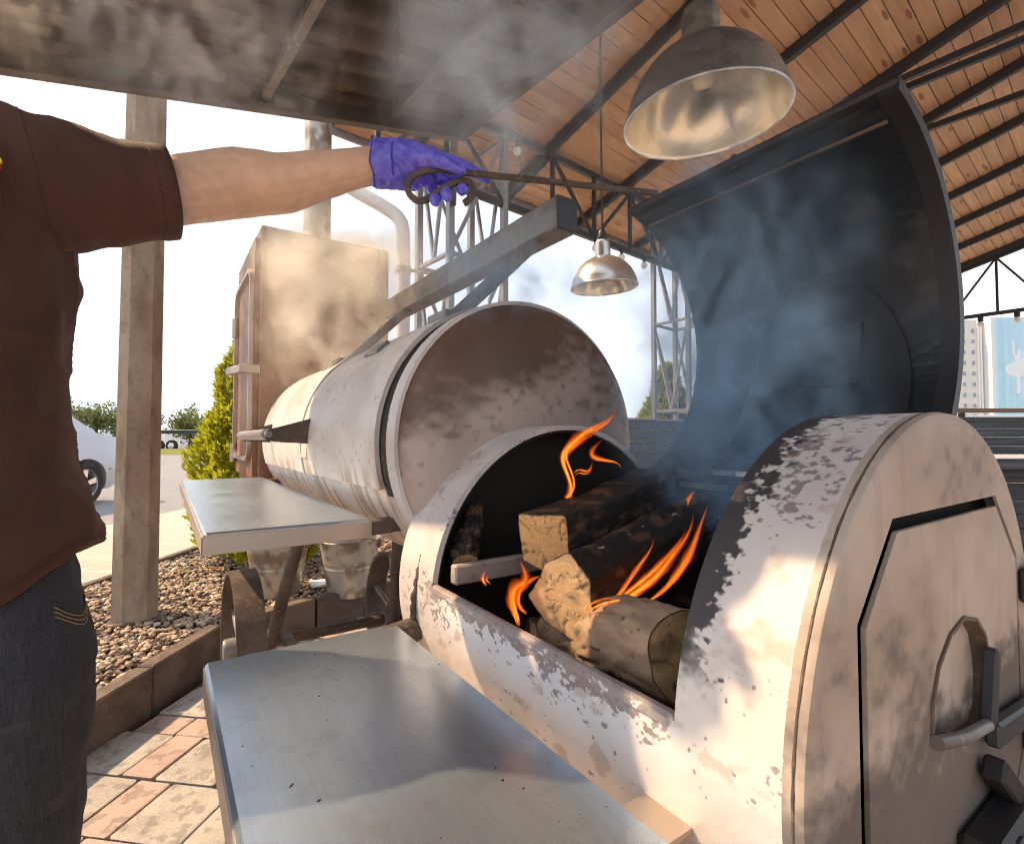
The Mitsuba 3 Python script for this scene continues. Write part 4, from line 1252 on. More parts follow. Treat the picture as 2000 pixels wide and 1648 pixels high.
# hooked bar in the hand
loop = spline([(-0.1276, 0.990, 1.5543), (-0.1494, 0.985, 1.5539), (-0.1759, 0.983, 1.5468), (-0.1952, 0.983, 1.5362), (-0.2025, 0.983, 1.5195), (-0.1964, 0.983, 1.5014), (-0.1819, 0.985, 1.4917), (-0.1648, 0.990, 1.4979), (-0.1504, 0.993, 1.5092), (-0.1280, 0.994, 1.5235), (-0.1082, 0.992, 1.5332), (-0.0900, 0.990, 1.5337), (-0.0765, 0.990, 1.5215), (-0.0780, 0.990, 1.5063), (-0.0944, 0.990, 1.4888)], 80)
pk = thing('hooked_bar', 'rusty bar with curled handle held in the blue glove, hooked on the lid', 'poker')
put('shaft', beam((-0.1276, 0.990, 1.5543), (0.318, 1.108, 1.566), 0.007, 0.0125, c=0.0015), 'rusty', pk)


def flat_bar(p, w, th):
    t = np.gradient(p, axis=0)
    t /= np.linalg.norm(t, axis=1, keepdims=True)
    secs = []
    for i in range(len(p)):
        y = np.array([0.0, 1.0, 0.0])
        y = y - t[i] * (y @ t[i]); y /= np.linalg.norm(y)
        b = np.cross(t[i], y)
        secs.append(np.array([p[i] + y * w / 2 * s0 + b * th / 2 * s1 for s0, s1 in ((-1, -1), (1, -1), (1, 1), (-1, 1))]))
    return loft(secs)


put('handle', flat_bar(loop, 0.007, 0.0115), 'rusty', pk, 40)
# ------------------------------------------------------------------ low canopy over the smoker (frame V)
def cz_(u): return 2.364 + 0.253 * (u - 0.1725)


ca = thing('canopy', 'low brown corrugated metal canopy sloping over the cook', 'canopy')
u0, u1, ta, tb = -0.29, 1.585, -4.5, 2.345
prof_c = []
t = ta
while t < tb - 0.02:
    prof_c += [(t, 0.0), (t + 0.045, 0.0), (t + 0.065, 0.034), (t + 0.125, 0.034), (t + 0.145, 0.0)]
    t += 0.145
prof_c = [(min(a_, tb), b_) for a_, b_ in prof_c]
vs, fs = [], []
for k, (u, dz) in enumerate(((u0, 0.0), (u1, 0.0), (u0, 0.006), (u1, 0.006))):
    vs += [[u, a_, cz_(u) + 0.045 + b_ + dz] for a_, b_ in prof_c]
m = len(prof_c)
for i in range(m - 1):
    fs += [[i, i + 1, m + i + 1], [i, m + i + 1, m + i], [2 * m + i, 3 * m + i + 1, 2 * m + i + 1], [2 * m + i, 3 * m + i, 3 * m + i + 1]]
put('sheet', trimesh.Trimesh(np.array(vs), np.array(fs), process=False), 'canopy_sheet', ca, False, V)


def vbeam(name, parent, a_, b_, w, h, m_='black_steel'):
    return put(name, beam(a_, b_, w, h), m_, parent, False, V)


vbeam('edge_beam', ca, (u0, tb, cz_(u0) + 0.015), (u1, tb, cz_(u1) + 0.015), 0.05, 0.085, 'canopy_frame')
vbeam('edge_beam', ca, (u1, -4.5, cz_(u1) + 0.012), (u1, tb, cz_(u1) + 0.012), 0.05, 0.085, 'canopy_frame')
vbeam('edge_beam', ca, (u0, -4.5, cz_(u0) + 0.012), (u0, tb, cz_(u0) + 0.012), 0.05, 0.085, 'canopy_frame')
for u in (0.573, 1.16):
    vbeam('purlin', ca, (u, -4.5, cz_(u) + 0.022), (u, tb - 0.03, cz_(u) + 0.022), 0.036, 0.040, 'canopy_frame' if u > 1 else 'grey_steel')
for t in (0.4, -0.8):
    vbeam('rafter', ca, (u0 + 0.03, t, cz_(u0) - 0.03), (u1 - 0.03, t, cz_(u1) - 0.03), 0.04, 0.06, 'canopy_frame')
vbeam('tie_arm', ca, (u1 - 0.02, tb + 0.02, cz_(u1) + 0.02), (2.27, 3.44, 2.94), 0.045, 0.06, 'canopy_frame')

# ------------------------------------------------------------------ big timber pavilion roof (frame V)
def pz_(t): return 3.80 + 0.276 * (3.46 - t)


th = math.atan(0.276)
RQ = np.array([[1, 0, 0], [0, math.cos(th), math.sin(th)], [0, -math.sin(th), math.cos(th)]])
pav = thing('pavilion_roof', 'large pitched pavilion roof of warm timber planks on black steel rafters', 'roof')
T0 = 4.15
o_ = V @ np.array([0, T0, pz_(T0)])
PR = V @ RQ
wdt = 0.125
qrng = np.random.default_rng(5)
for r in range(80):
    brk = [1.56] + ([5.58, 9.06] if r > 36 else [3.34, 5.58, 7.82, 10.06] if r % 2 else [2.22, 4.46, 6.70, 8.94, 11.18]) + [12.42]
    for a_, b_ in zip(brk[:-1], brk[1:]):
        q0 = -r * wdt
        dz = qrng.normal(0, 0.0012)
        copybox('plank', pav, PL[qrng.integers(3)], [a_ + 0.002, q0 - wdt + 0.003, dz], [b_ - 0.002, q0 - 0.003, 0.022 + dz], R=PR, o=o_, c=0.04)
put('roof_deck', cbox([1.50, -80 * wdt - 0.1, 0.034], [12.5, 0.08, 0.09], 0.01), 'black_steel', pav, False, PR, o_)
put('fascia', cbox([1.50, 0.004, -0.06], [12.5, 0.03, 0.03], 0.003), 'column_steel', pav, False, PR, o_)
for k in range(10):
    u = 2.22 + 1.12 * k
    put('rafter', beam((u, T0 - 0.05, pz_(T0 - 0.05) - 0.055), (u, -5.6, pz_(-5.6) - 0.055), 0.055, 0.095), 'black_steel', pav, False, V)
u = 5.58
for a_, b_ in (((u, 1.40, pz_(1.40) - 0.12), (u, -2.2, pz_(1.40) - 0.10)), ((u, 1.62, pz_(1.62) - 0.14), (u + 0.9, -0.6, pz_(-0.6) - 0.30)), ((6.70, 1.25, pz_(1.25) - 0.15), (6.70, -1.6, pz_(1.25) - 0.15))):
    put('tie', beam(a_, b_, 0.05, 0.06), 'black_steel', pav, False, V)


def truss(axis, fixed, s0, s1, ztop, zbot, step, label):
    k = thing('roof_truss', label, 'truss')
    P = (lambda s, z: (s, fixed, z)) if axis == 'u' else (lambda s, z: (fixed, s, z))
    zt = ztop if callable(ztop) else (lambda s: ztop)
    put('top_chord', beam(P(s0, zt(s0)), P(s1, zt(s1)), 0.05, 0.06), 'black_steel', k, False, V)
    put('bottom_chord', beam(P(s0, zbot), P(s1, zbot), 0.05, 0.06), 'black_steel', k, False, V)
    n = max(1, int(round(abs(s1 - s0) / step)))
    for i in range(n + 1):
        s = s0 + (s1 - s0) * i / n
        put('web_post', beam(P(s, zbot), P(s, zt(s)), 0.035, 0.035), 'black_steel', k, False, V)
        if i < n:
            e_ = s0 + (s1 - s0) * (i + 1) / n
            a_, b_ = (P(s, zt(s)), P(e_, zbot)) if i % 2 else (P(s, zbot), P(e_, zt(e_)))
            put('web_diagonal', beam(a_, b_, 0.03, 0.03), 'black_steel', k, False, V)
    return k


truss('u', 3.46, 1.62, 12.35, 3.735, 3.09, 0.60, 'long black lattice truss along the eaves with round bulbs under it')
truss('t', 12.36, 3.4, -0.6, lambda s: pz_(s) - 0.13, 3.25, 0.66, 'black gable truss against the sky beside the painted tower')


def lattice_column(u, t, wu, wt, top, label):
    k = thing('lattice_column', label, 'column')
    c4 = [(u, t), (u + wu, t), (u + wu, t + wt), (u, t + wt)]
    for a_, b_ in c4:
        put('upright', beam((a_, b_, 0), (a_, b_, top), 0.055, 0.055), 'column_steel', k, False, V)
    n = 3
    for s in range(4):
        (a0, b0), (a1, b1) = c4[s], c4[(s + 1) % 4]
        for i in range(n + 1):
            z = 0.25 + i * (top - 0.3) / n
            put('rung', beam((a0, b0, z), (a1, b1, z), 0.032, 0.032), 'column_steel', k, False, V)
            if i < n:
                z2 = 0.25 + (i + 1) * (top - 0.3) / n
                zm = (z + z2) / 2
                ma, mb = (a0 + a1) / 2, (b0 + b1) / 2
                if s % 2 == 0:
                    put('lacing', beam((a0, b0, z), (a1, b1, z2), 0.028, 0.028), 'column_steel', k, False, V)
                else:
                    put('lacing', beam((a0, b0, z2), (ma, mb, z), 0.028, 0.028), 'column_steel', k, False, V)
                    put('lacing', beam((ma, mb, z), (a1, b1, z2), 0.028, 0.028), 'column_steel', k, False, V)
    return k


lattice_column(2.253, 3.46, 0.56, 0.50, 3.72, 'grey steel lattice column behind the gloved hand')
lattice_column(5.76, 3.46, 0.50, 0.50, 3.72, 'pale lattice column half hidden behind the open lid')

# ------------------------------------------------------------------ lamps and bulbs
def pendant(x, y, z, label, top, out_m, tilt):
    k = thing('pendant_lamp', label, 'lamp', 'bell lamps hanging over the smoker')
    out_p = [(0.2050, 0.000), (0.2085, 0.003), (0.2085, 0.009), (0.203, 0.013), (0.198, 0.040), (0.187, 0.072), (0.168, 0.108), (0.142, 0.140), (0.110, 0.166), (0.075, 0.184), (0.050, 0.192)]
    in_p = [(0.2050, 0.000), (0.2010, 0.004), (0.200, 0.013), (0.195, 0.040), (0.184, 0.071), (0.165, 0.106), (0.139, 0.137), (0.107, 0.163), (0.072, 0.180), (0.030, 0.187), (0.0005, 0.188)]
    Rt = np.array([[math.cos(tilt), 0, -math.sin(tilt)], [0, 1, 0], [math.sin(tilt), 0, math.cos(tilt)]]) @ np.array([[1, 0, 0], [0, math.cos(0.05), -math.sin(0.05)], [0, math.sin(0.05), math.cos(0.05)]])
    o = (x, y, z)
    sh_ = put('shade', lathe(out_p, 72), out_m, k, True, Rt, o)
    put('reflector', lathe(in_p, 72), 'lamp_in', sh_, True, Rt, o)
    put('neck', lathe([(0.050, 0.190), (0.048, 0.200), (0.047, 0.275), (0.040, 0.292), (0.0005, 0.294)], 36), out_m, k, 40, Rt, o)
    put('gland', lathe([(0.034, 0.286), (0.034, 0.312), (0.026, 0.318), (0.024, 0.345), (0.012, 0.36), (0.0005, 0.361)], 24), 'black_plastic', k, 40, Rt, o)
    put('bulb', join(lathe([(0.0005, 0.085), (0.020, 0.090), (0.030, 0.108), (0.026, 0.135), (0.016, 0.155), (0.016, 0.186)], 24)), 'bulb_white', k, True, Rt, o)
    c = np.array(o) + Rt @ np.array([0, 0, 0.36])
    put('cord', tube([c, c + [0.004, 0, 0.05], [c[0] - 0.002, c[1], (c[2] + top) / 2], [c[0], c[1], top]], 0.006, 8), 'black_plastic', k, 40)


pendant(0.505, 1.32, 1.858, 'large grey dusty bell lamp hanging near the top, in front of the plank ceiling', 2.60, 'lamp_out', 0.055)
pendant(0.570, 3.15, 1.958, 'silvery bell lamp that looks smaller, hanging against the white sky beside the open lid', 4.15, 'lamp_silver', 0.05)
for i, (u, z) in enumerate(((2.93, 3.62), (3.98, 3.0), (4.40, 3.0), (4.80, 3.0))):
    bk = thing('string_light', ['small round white bulb high on the lattice column', 'round white bulb left of the silvery bell lamp', 'round white bulb right of the silvery bell lamp', 'round white bulb nearest the corner of the open lid'][i], 'bulb', 'string of bulbs under the eaves')
    p = V @ np.array([u, 3.42, z])
    put('globe', trimesh.Trimesh(np.asarray(trimesh.creation.icosphere(3, 0.038).vertices) + p + [0, 0, -0.03], trimesh.creation.icosphere(3).faces), 'bulb_white', bk, True)
    put('holder', tube([p + [0, 0, 0.005], p + [0, 0, 0.07]], 0.016, 10), 'black_plastic', bk, 40)
for i, t in enumerate((1.62, 1.15)):
    bk = thing('string_light', ['little black bulb holder under the gable truss, left one', 'little black bulb holder under the gable truss at the picture edge'][i], 'bulb', 'bulbs under the gable truss')
    p = V @ np.array([12.30, t, 3.17])
    put('holder', tube([p + [0, 0, 0.06], p + [0, 0, -0.04]], 0.04, 10), 'black_plastic', bk, 40)
    put('globe', trimesh.Trimesh(np.asarray(trimesh.creation.icosphere(2, 0.05).vertices) + p + [0, 0, -0.09], trimesh.creation.icosphere(2).faces), 'bulb_white', bk, True)

# ------------------------------------------------------------------ bar counter and railings on the right
bc = thing('bar_counter', 'dark blue-black timber bar counter behind the firebox door', 'counter')
for i in range(4):
    put('board', cbox([2.3, 3.40, 0.93 + i * 0.057], [6.0, 3.43, 0.985 + i * 0.057], 0.004), 'dark_wood', bc)
put('ledge', cbox([2.3, 3.12, 0.845], [6.0, 3.45, 0.90], 0.006), 'dark_wood', bc)
for i in range(8):
    put('board', cbox([2.3, 3.38, 0.05 + i * 0.099], [6.0, 3.41, 0.146 + i * 0.099], 0.004), 'dark_wood', bc)
put('cap_rail', cbox([2.28, 3.36, 1.159], [6.0, 3.47, 1.175], 0.003), 'dark_wood', bc)
sw = thing('low_wall', 'low grey-blue board wall between the smoker and the open lid', 'wall')
for i in range(9):
    put('board', cbox([3.0, 3.50, 0.18 + i * 0.118], [7.0, 3.53, 0.295 + i * 0.118], 0.004), 'dark_wood', sw, False, V)
put('cap_rail', cbox([2.95, 3.46, 1.242], [7.0, 3.56, 1.262], 0.003), 'column_steel', sw, False, V)
rl = thing('railing', 'brown railing behind the dark bar counter', 'railing')
put('top_rail', beam((5.0, 6.2, 1.375), (9.5, 6.6, 1.385), 0.07, 0.05), 'brown_rail', rl)
for x in (5.5, 6.6, 7.7, 8.8):
    put('post', beam((x, 6.25 + (x - 5) * 0.09, 0), (x, 6.25 + (x - 5) * 0.09, 1.35), 0.05, 0.05), 'black_steel', rl)

# ------------------------------------------------------------------ buckets
def bucket(x, y, label, s=1.0):
    k = thing('bucket', label, 'bucket')
    o = (x, y, 0.125)
    pr = [(0.0, 0.004), (0.118, 0.004), (0.121, 0.0), (0.124, 0.012), (0.146, 0.155), (0.149, 0.160), (0.149, 0.168), (0.1475, 0.172), (0.151, 0.190), (0.154, 0.196), (0.153, 0.203), (0.172, 0.312), (0.177, 0.313), (0.179, 0.319), (0.175, 0.325), (0.169, 0.320), (0.118, 0.014), (0.0, 0.014)]
    put('pail', lathe([(r * s, z * s) for r, z in pr], 56), 'galvanised', k, 25, I3, o)
    put('ash', lathe([(0.0, 0.245 * s), (0.08 * s, 0.242 * s), (0.157 * s, 0.228 * s)], 40), 'soot', k, True, I3, o)
    hpts = [(0.178 * s * math.cos(a_), 0.178 * s * math.sin(a_) * 0.98, (0.305 - 0.05 * math.sin(a_)) * s) for a_ in np.linspace(math.pi + 0.02, 2 * math.pi - 0.02, 24)]
    put('bail_handle', tube(np.array(hpts), 0.004, 8), 'grey_steel', k, True, I3, o)
    for sg in (-1, 1):
        put('ear', cbox([sg * 0.174 * s - 0.010, -0.018, 0.27 * s], [sg * 0.174 * s + 0.010, 0.018, 0.315 * s], 0.003), 'grey_steel', k, False, I3, o)


bucket(-1.375, 3.05, 'battered metal bucket of ash standing nearest the evergreen shrub')
bucket(-0.955, 3.06, 'dented metal bucket in a strip of sun under the cooking chamber')
bucket(-0.55, 3.42, 'shaded metal bucket behind the rear wheel of the smoker', 0.95)
one('tin_sheet', vnoise(cbox([-0.1, -0.08, 0], [0.1, 0.08, 0.006], 0.002).subdivide_to_size(0.03), 0.01, 12, 3), 'white_metal', 'crumpled pale sheet lying on the pebbles between the buckets', 'sheet', R=rotz(0.5), o=(-1.13, 3.18, 0.155))

# ------------------------------------------------------------------ shrubs and trees
def sprays(n, pts, nrm, size, r):
    """flat leaf sprays: each a narrow bent kite of four triangles."""
    base = np.array([[0, 0, 0], [0.22, 0.35, 0.04], [0, 1, 0.10], [-0.22, 0.35, 0.04], [0, 0.42, 0.09]])
    bf = np.array([[0, 1, 4], [1, 2, 4], [2, 3, 4], [3, 0, 4]])
    d = nrm + r.normal(0, 0.45, nrm.shape)
    d /= np.linalg.norm(d, axis=1, keepdims=True)
    a_ = np.cross(d, r.normal(0, 1, d.shape)); a_ /= np.linalg.norm(a_, axis=1, keepdims=True)
    b_ = np.cross(d, a_)
    s = size * r.uniform(0.6, 1.3, (n, 1, 1))
    v = pts[:, None] + s * (base[None, :, 0:1] * a_[:, None] + base[None, :, 1:2] * d[:, None] + base[None, :, 2:3] * b_[:, None])
    return trimesh.Trimesh(v.reshape(-1, 3), (bf[None] + (np.arange(n) * 5)[:, None, None]).reshape(-1, 3), process=False)


def thuja(x, y, z0, h, rad, n, seed, label, size):
    r = np.random.default_rng(seed)
    k = thing('evergreen_shrub', label, 'shrub')
    f = r.random(n) ** 0.8
    prof = np.interp(f, [0, 0.06, 0.25, 0.6, 0.9, 1], [0.55, 0.92, 1.0, 0.66, 0.22, 0.02])
    an = r.uniform(0, 2 * np.pi, n)
    lump = 0.42 + 1.1 * meshkit.fbm(np.column_stack([np.cos(an) * 2.6, np.sin(an) * 2.6, f * h * 4.5]) + seed, 3, seed)
    rr_ = rad * prof * lump * (1 - 0.45 * r.random(n) ** 2.2)
    p = np.column_stack([x + rr_ * np.cos(an), y + rr_ * np.sin(an), z0 + 0.05 + f * h])
    nr_ = np.column_stack([np.cos(an), np.sin(an), 0.9 + 0.5 * r.random(n)])
    put('crown', sprays(n, p, nr_, size, r), 'thuja_leaf', k)
    put('trunk', tube([(x, y, z0 - 0.1), (x, y, z0 + h * 0.8)], [0.045, 0.012], 10), 'trunk_bark', k, 40)


thuja(-1.985, 3.90, 0.12, 1.78, 0.37, 22000, 4, 'yellow-green columnar evergreen shrub in the pebble bed beside the smoke cabinet', 0.058)
thuja(-1.62, 3.62, 0.12, 0.60, 0.24, 4000, 6, 'low green evergreen shrub behind the battered ash bucket', 0.07)
thuja(2.78, 9.2, 0.0, 2.25, 0.62, 7000, 9, 'small pointed evergreen shrub behind the low board wall', 0.13)


def tree(x, y, h, rad, seed, label, n=2600):
    r = np.random.default_rng(seed)
    k = thing('tree', label, 'tree')
    put('trunk', tube([(x, y, -0.1), (x + 0.1, y, h * 0.5), (x + 0.2, y, h * 0.8)], [0.22, 0.14, 0.05], 10), 'trunk_bark', k, 40)
    for j in range(5):
        an = j * 1.26
        put('limb', tube([(x + 0.1, y, h * 0.45), (x + rad * 0.6 * math.cos(an), y + rad * 0.6 * math.sin(an), h * 0.75)], [0.08, 0.03], 8), 'trunk_bark', k, 40)
    c = np.column_stack([r.normal(0, 0.5, 26) * rad, r.normal(0, 0.5, 26) * rad, h * 0.66 + r.normal(0, 0.14, 26) * h])
    w = r.integers(0, 26, n)
    p = c[w] + r.normal(0, 1, (n, 3)) * rad * 0.20 + np.array([x, y, 0])
    put('crown', sprays(n, p, r.normal(0, 1, (n, 3)), 0.40, r), 'tree_leaf', k)


tree(-48.5, 60, 5.2, 2.6, 21, 'round pale tree far beyond the car roof')
tree(-45.3, 62, 4.4, 1.8, 22, 'smaller pale tree far off, right of the round one')
tree(-37.5, 60, 4.2, 2.4, 23, 'faint far tree above the flatbed trailer')
one('far_grass_strip', (np.array([[-60, 34, -0.02], [-14, 34, -0.02], [-14, 42, 0.25], [-60, 42, 0.25]]), np.array([[0, 1, 2, 3]])), 'grass', 'yellow grass strip along the far side of the road', 'grass')
labels['far_grass_strip']['kind'] = 'stuff'
fl = thing('fence', 'pale low fence far off across the road', 'fence')
for i in range(26):
    put('panel', cbox([-75 + i * 2.2, 72.0, 0.0], [-75 + i * 2.2 + 2.1, 72.08, 1.9], 0.02), 'facade_white', fl)

tl = thing('flatbed_trailer', 'flatbed trailer with a dark deck and a blue end, parked far across the road', 'trailer')
put('deck', cbox([-31.2, 43, 1.50], [-23.4, 45.2, 1.80], 0.03), 'black_steel', tl)
put('headboard', cbox([-23.4, 43, 0.7], [-22.8, 45.2, 2.1], 0.03), 'blue_paint', tl)
for x in (-29.6, -28.5, -24.6):
    wv_ = lathe([(0.0, -0.13), (0.42, -0.13), (0.48, -0.08), (0.48, 0.08), (0.42, 0.13), (0.0, 0.13)], 28, TAX)
    wv_.apply_translation([x, 43.2, 0.47])
    wk_ = put('wheel', wv_, 'tyre', tl, 30)
    wr2 = lathe([(0.0, -0.145), (0.22, -0.145), (0.26, -0.13)], 24, TAX)
    wr2.apply_translation([x, 43.2, 0.47])
    put('rim', wr2, 'alloy', wk_, 30)

# ------------------------------------------------------------------ parked car (only its tail shows)
car = thing('parked_car', 'silver saloon car parked on the road behind the cook, tail towards the post', 'car')
# local: x forward (world -y), y left, built about the rear wheel centre on the ground
RC = np.array([[0, 1, 0], [-1, 0, 0], [0, 0, 1.0]])
co = (-7.5, 8.08, -0.02)
hw = 0.87
lower = Polygon([(-0.86, 0.40), (-0.90, 0.60), (-0.86, 0.93), (-0.78, 1.07), (-0.35, 1.13), (0.2, 1.10), (1.6, 1.02), (2.6, 0.98), (3.35, 0.84), (3.48, 0.62), (3.46, 0.34), (3.1, 0.24), (-0.5, 0.24)])
for wx in (0.0, 2.62):
    lower = lower.difference(Point(wx, 0.34).buffer(0.40, 24))
lower = lower.buffer(0.03).buffer(-0.03)
bx = np.array([[1, 0, 0], [0, 0, -1], [0, 1, 0.0]])
nL = 9
body_v = extrude(lower, 2 * hw, bx, (0, hw, 0)).subdivide_to_size(0.22)
v = np.asarray(body_v.vertices).copy()
zf = np.clip((v[:, 2] - 0.24) / 0.9, 0, 1)
v[:, 1] *= 1.0 - 0.13 * np.abs(zf - 0.40) ** 1.6 * 2.0
endf = np.clip((-v[:, 0] - 0.3) / 0.6, 0, 1)
v[:, 1] *= 1 - 0.12 * endf ** 2
cbd = put('body', trimesh.Trimesh(v, body_v.faces), 'car_paint', car, 30, RC, co)
cabin = hull([(-0.45, s * 0.70, 1.10) for s in (-1, 1)] + [(1.9, s * 0.74, 1.03) for s in (-1, 1)] + [(0.28, s * 0.56, 1.50) for s in (-1, 1)] + [(1.05, s * 0.56, 1.52) for s in (-1, 1)] + [(0.0, s * 0.57, 1.42) for s in (-1, 1)] + [(1.4, s * 0.58, 1.42) for s in (-1, 1)])
put('cabin', cabin, 'car_paint', car, 30, RC, co)
put('side_window', hull([(0.15, 0.715, 1.14), (1.45, 0.720, 1.12), (0.32, 0.625, 1.41), (1.05, 0.625, 1.44), (0.15, 0.700, 1.14), (1.45, 0.705, 1.12), (0.32, 0.61, 1.41), (1.05, 0.61, 1.44)]), 'car_glass', car, False, RC, co)
put('tail_lamp', hull([(-0.84, 0.62, 0.80), (-0.80, 0.77, 0.80), (-0.62, 0.79, 0.82), (-0.80, 0.62, 1.03), (-0.78, 0.74, 1.03), (-0.66, 0.765, 1.00), (-0.6, 0.6, 0.9)]), 'red_lens', car, 30, RC, co)
put('bumper_line', beam((-0.86, 0.78, 0.58), (-0.42, 0.865, 0.56), 0.012, 0.02), 'black_plastic', car, False, RC, co)
for wx in (0.0, 2.62):
    MY = np.array([[1, 0, 0], [0, 0, 1], [0, 1, 0.0]])
    ty = lathe([(0.235, 0.06), (0.30, 0.10), (0.335, 0.08), (0.342, 0.0), (0.335, -0.08), (0.30, -0.10), (0.235, -0.06)], 56, MY)
    ty.apply_translation([wx, 0.76, 0.342])
    wk = put('wheel', ty, 'tyre', car, True, RC, co)
    rimr = lathe([(0.24, 0.07), (0.228, 0.085), (0.218, 0.06), (0.215, -0.05)], 56, MY)
    rimr.apply_translation([wx, 0.76, 0.342])
    put('rim', rimr, 'alloy', wk, 40, RC, co)
    bk_ = lathe([(0.0, -0.03), (0.22, -0.03)], 40, MY)
    bk_.apply_translation([wx, 0.76, 0.342])
    put('brake_disc', bk_, 'black_steel', wk, False, RC, co)
    hb_ = lathe([(0.0, 0.075), (0.05, 0.072), (0.06, 0.05)], 24, MY)
    hb_.apply_translation([wx, 0.76, 0.342])
    put('hub', hb_, 'alloy', wk, 40, RC, co)
    for j in range(5):
        an_ = j * 2 * math.pi / 5 + 0.35
        c1 = np.array([math.cos(an_), 0, math.sin(an_)])
        c2 = np.array([-math.sin(an_), 0, math.cos(an_)])
        b0 = np.array([wx, 0.76, 0.342])
        put('spoke', hull([b0 + c1 * 0.04 + c2 * s * 0.030 + [0, y_, 0] for s in (-1, 1) for y_ in (0.03, 0.068)] + [b0 + c1 * 0.222 + c2 * s * 0.045 + [0, y_, 0] for s in (-1, 1) for y_ in (0.04, 0.072)]), 'alloy', wk, False, RC, co)

# ------------------------------------------------------------------ far buildings
tw = thing('tower_block', 'pale tower block with a column of small windows, beside the painted one', 'building')
put('wall', cbox([103.4, 120, -1], [110.2, 132, 29.0], 0.05), 'facade', tw)
for i in range(10):
    for x in (105.2, 107.4):
        wi = put('window', cbox([x, 119.86, 3.2 + i * 2.5], [x + 0.95, 120.02, 4.4 + i * 2.5], 0.02), 'facade_white', tw)
        put('pane', cbox([x + 0.10, 119.80, 3.3 + i * 2.5], [x + 0.85, 119.88, 4.3 + i * 2.5], 0.01), 'pane_dark', wi)
for x in (108.9, 109.5):
    put('pilaster', cbox([x, 119.7, -1], [x + 0.3, 120.02, 28.8], 0.02), 'facade_white', tw)
tm_ = thing('tower_block', 'tower block painted with blue stripes and a white dancer', 'building')
put('wall', cbox([110.4, 118, -1], [126, 132, 29.2], 0.05), 'facade_white', tm_)
mu = put('mural', cbox([111.2, 117.95, 6.0], [125, 117.99, 29.0], 0.005), 'mural_blue', tm_)
sc_ = 0.0478


def mp(x, y): return (116.3 + (x - 333) * sc_ * 0.98, 17.6 - (y - 690) * sc_)


def capsule(pts, r): return LineString([mp(*q) for q in pts]).buffer(r * sc_)


dn = Point(0, 0).buffer(1, 32)
from shapely import affinity, union_all
tutu = affinity.translate(affinity.scale(dn, 57 * sc_, 36 * sc_), *mp(328, 702))
tutu2 = affinity.translate(affinity.scale(dn, 38 * sc_, 16 * sc_), *mp(352, 668))
fig = union_all([tutu, tutu2, capsule([(333, 672), (338, 640)], 13), capsule([(340, 625), (340, 618)], 11), capsule([(322, 650), (312, 610), (315, 568)], 6), capsule([(345, 652), (380, 656), (402, 668)], 6), capsule([(332, 735), (333, 775), (331, 812)], 9)])
put('dancer', join(*[extrude(g, 0.03, UZ, (0, 117.90, 0)) for g in getattr(fig, 'geoms', [fig])]), 'mural_white', mu)
lr = thing('shop_hall', 'low pale hall at the foot of the towers', 'building')
put('wall', cbox([70, 80, -1], [100, 92, 3.6], 0.05), 'facade_white', lr)
put('roof', hull([(69.5, 79.5, 3.6), (100.5, 79.5, 3.6), (69.5, 92.5, 3.6), (100.5, 92.5, 3.6), (72, 86, 5.0), (98, 86, 5.0)]), 'column_steel', lr)
fh = thing('low_house', 'low far house with a bluish roof seen over the low board wall', 'building')
put('wall', cbox([14, 58, -1], [22, 64, 2.2], 0.05), 'facade', fh)
put('roof', hull([(13.5, 57.5, 2.2), (22.5, 57.5, 2.2), (13.5, 64.5, 2.2), (22.5, 64.5, 2.2), (15, 61, 3.2), (21, 61, 3.2)]), 'dark_wood', fh)

# ------------------------------------------------------------------ smoke
def smoke_grid(lo, hi, step, field, top, fq):
    lo, hi = np.array(lo), np.array(hi)
    res = np.maximum(((hi - lo) / step).astype(int), 8)
    ax = [np.linspace(lo[i], hi[i], res[i]) for i in range(3)]
    Zg, Tg, Ug = np.meshgrid(ax[2], ax[1], ax[0], indexing='ij')
    P = np.stack([Ug, Tg, Zg], -1)
    Q = P + 0.30 / fq * (np.stack([meshkit.fbm(P * 2.6 * fq + o, 2, s) for o, s in ((0, 1), (7, 2), (13, 3))], -1) - 0.5)
    Q = Q + 0.13 / fq * (np.stack([meshkit.fbm(Q * 7 * fq + o, 2, s) for o, s in ((3, 4), (9, 5), (17, 6))], -1) - 0.5)
    Q = Q + 0.045 / fq * (np.stack([meshkit.noise(Q * 19 * fq + o, s) for o, s in ((5, 14), (11, 15), (19, 16))], -1) - 0.5)
    body = meshkit.fbm(Q * fq * np.array([5.0, 5.0, 3.0]), 4, 11)
    rid = 1 - np.abs(2 * meshkit.fbm(Q * fq * np.array([7.0, 7.0, 2.4]) + 31, 3, 12) - 1)
    wisp = np.clip((rid - 0.80) / 0.18, 0, 1) ** 2.0
    puff = np.clip((body - 0.47) / 0.26, 0, 1) ** 1.6

    def blob(c, r):
        return np.exp(-(((P - np.array(c)) / np.array(r)) ** 2).sum(-1))

    den = field(Ug, Tg, Zg, wisp, puff, blob)
    for i, A in ((0, Ug), (1, Tg), (2, Zg)):
        den = den * np.clip((A - lo[i]) / 0.05, 0, 1) * np.clip((hi[i] - A) / 0.05, 0, 1)
    return np.clip(den, 0, top).astype(np.float32), lo, hi


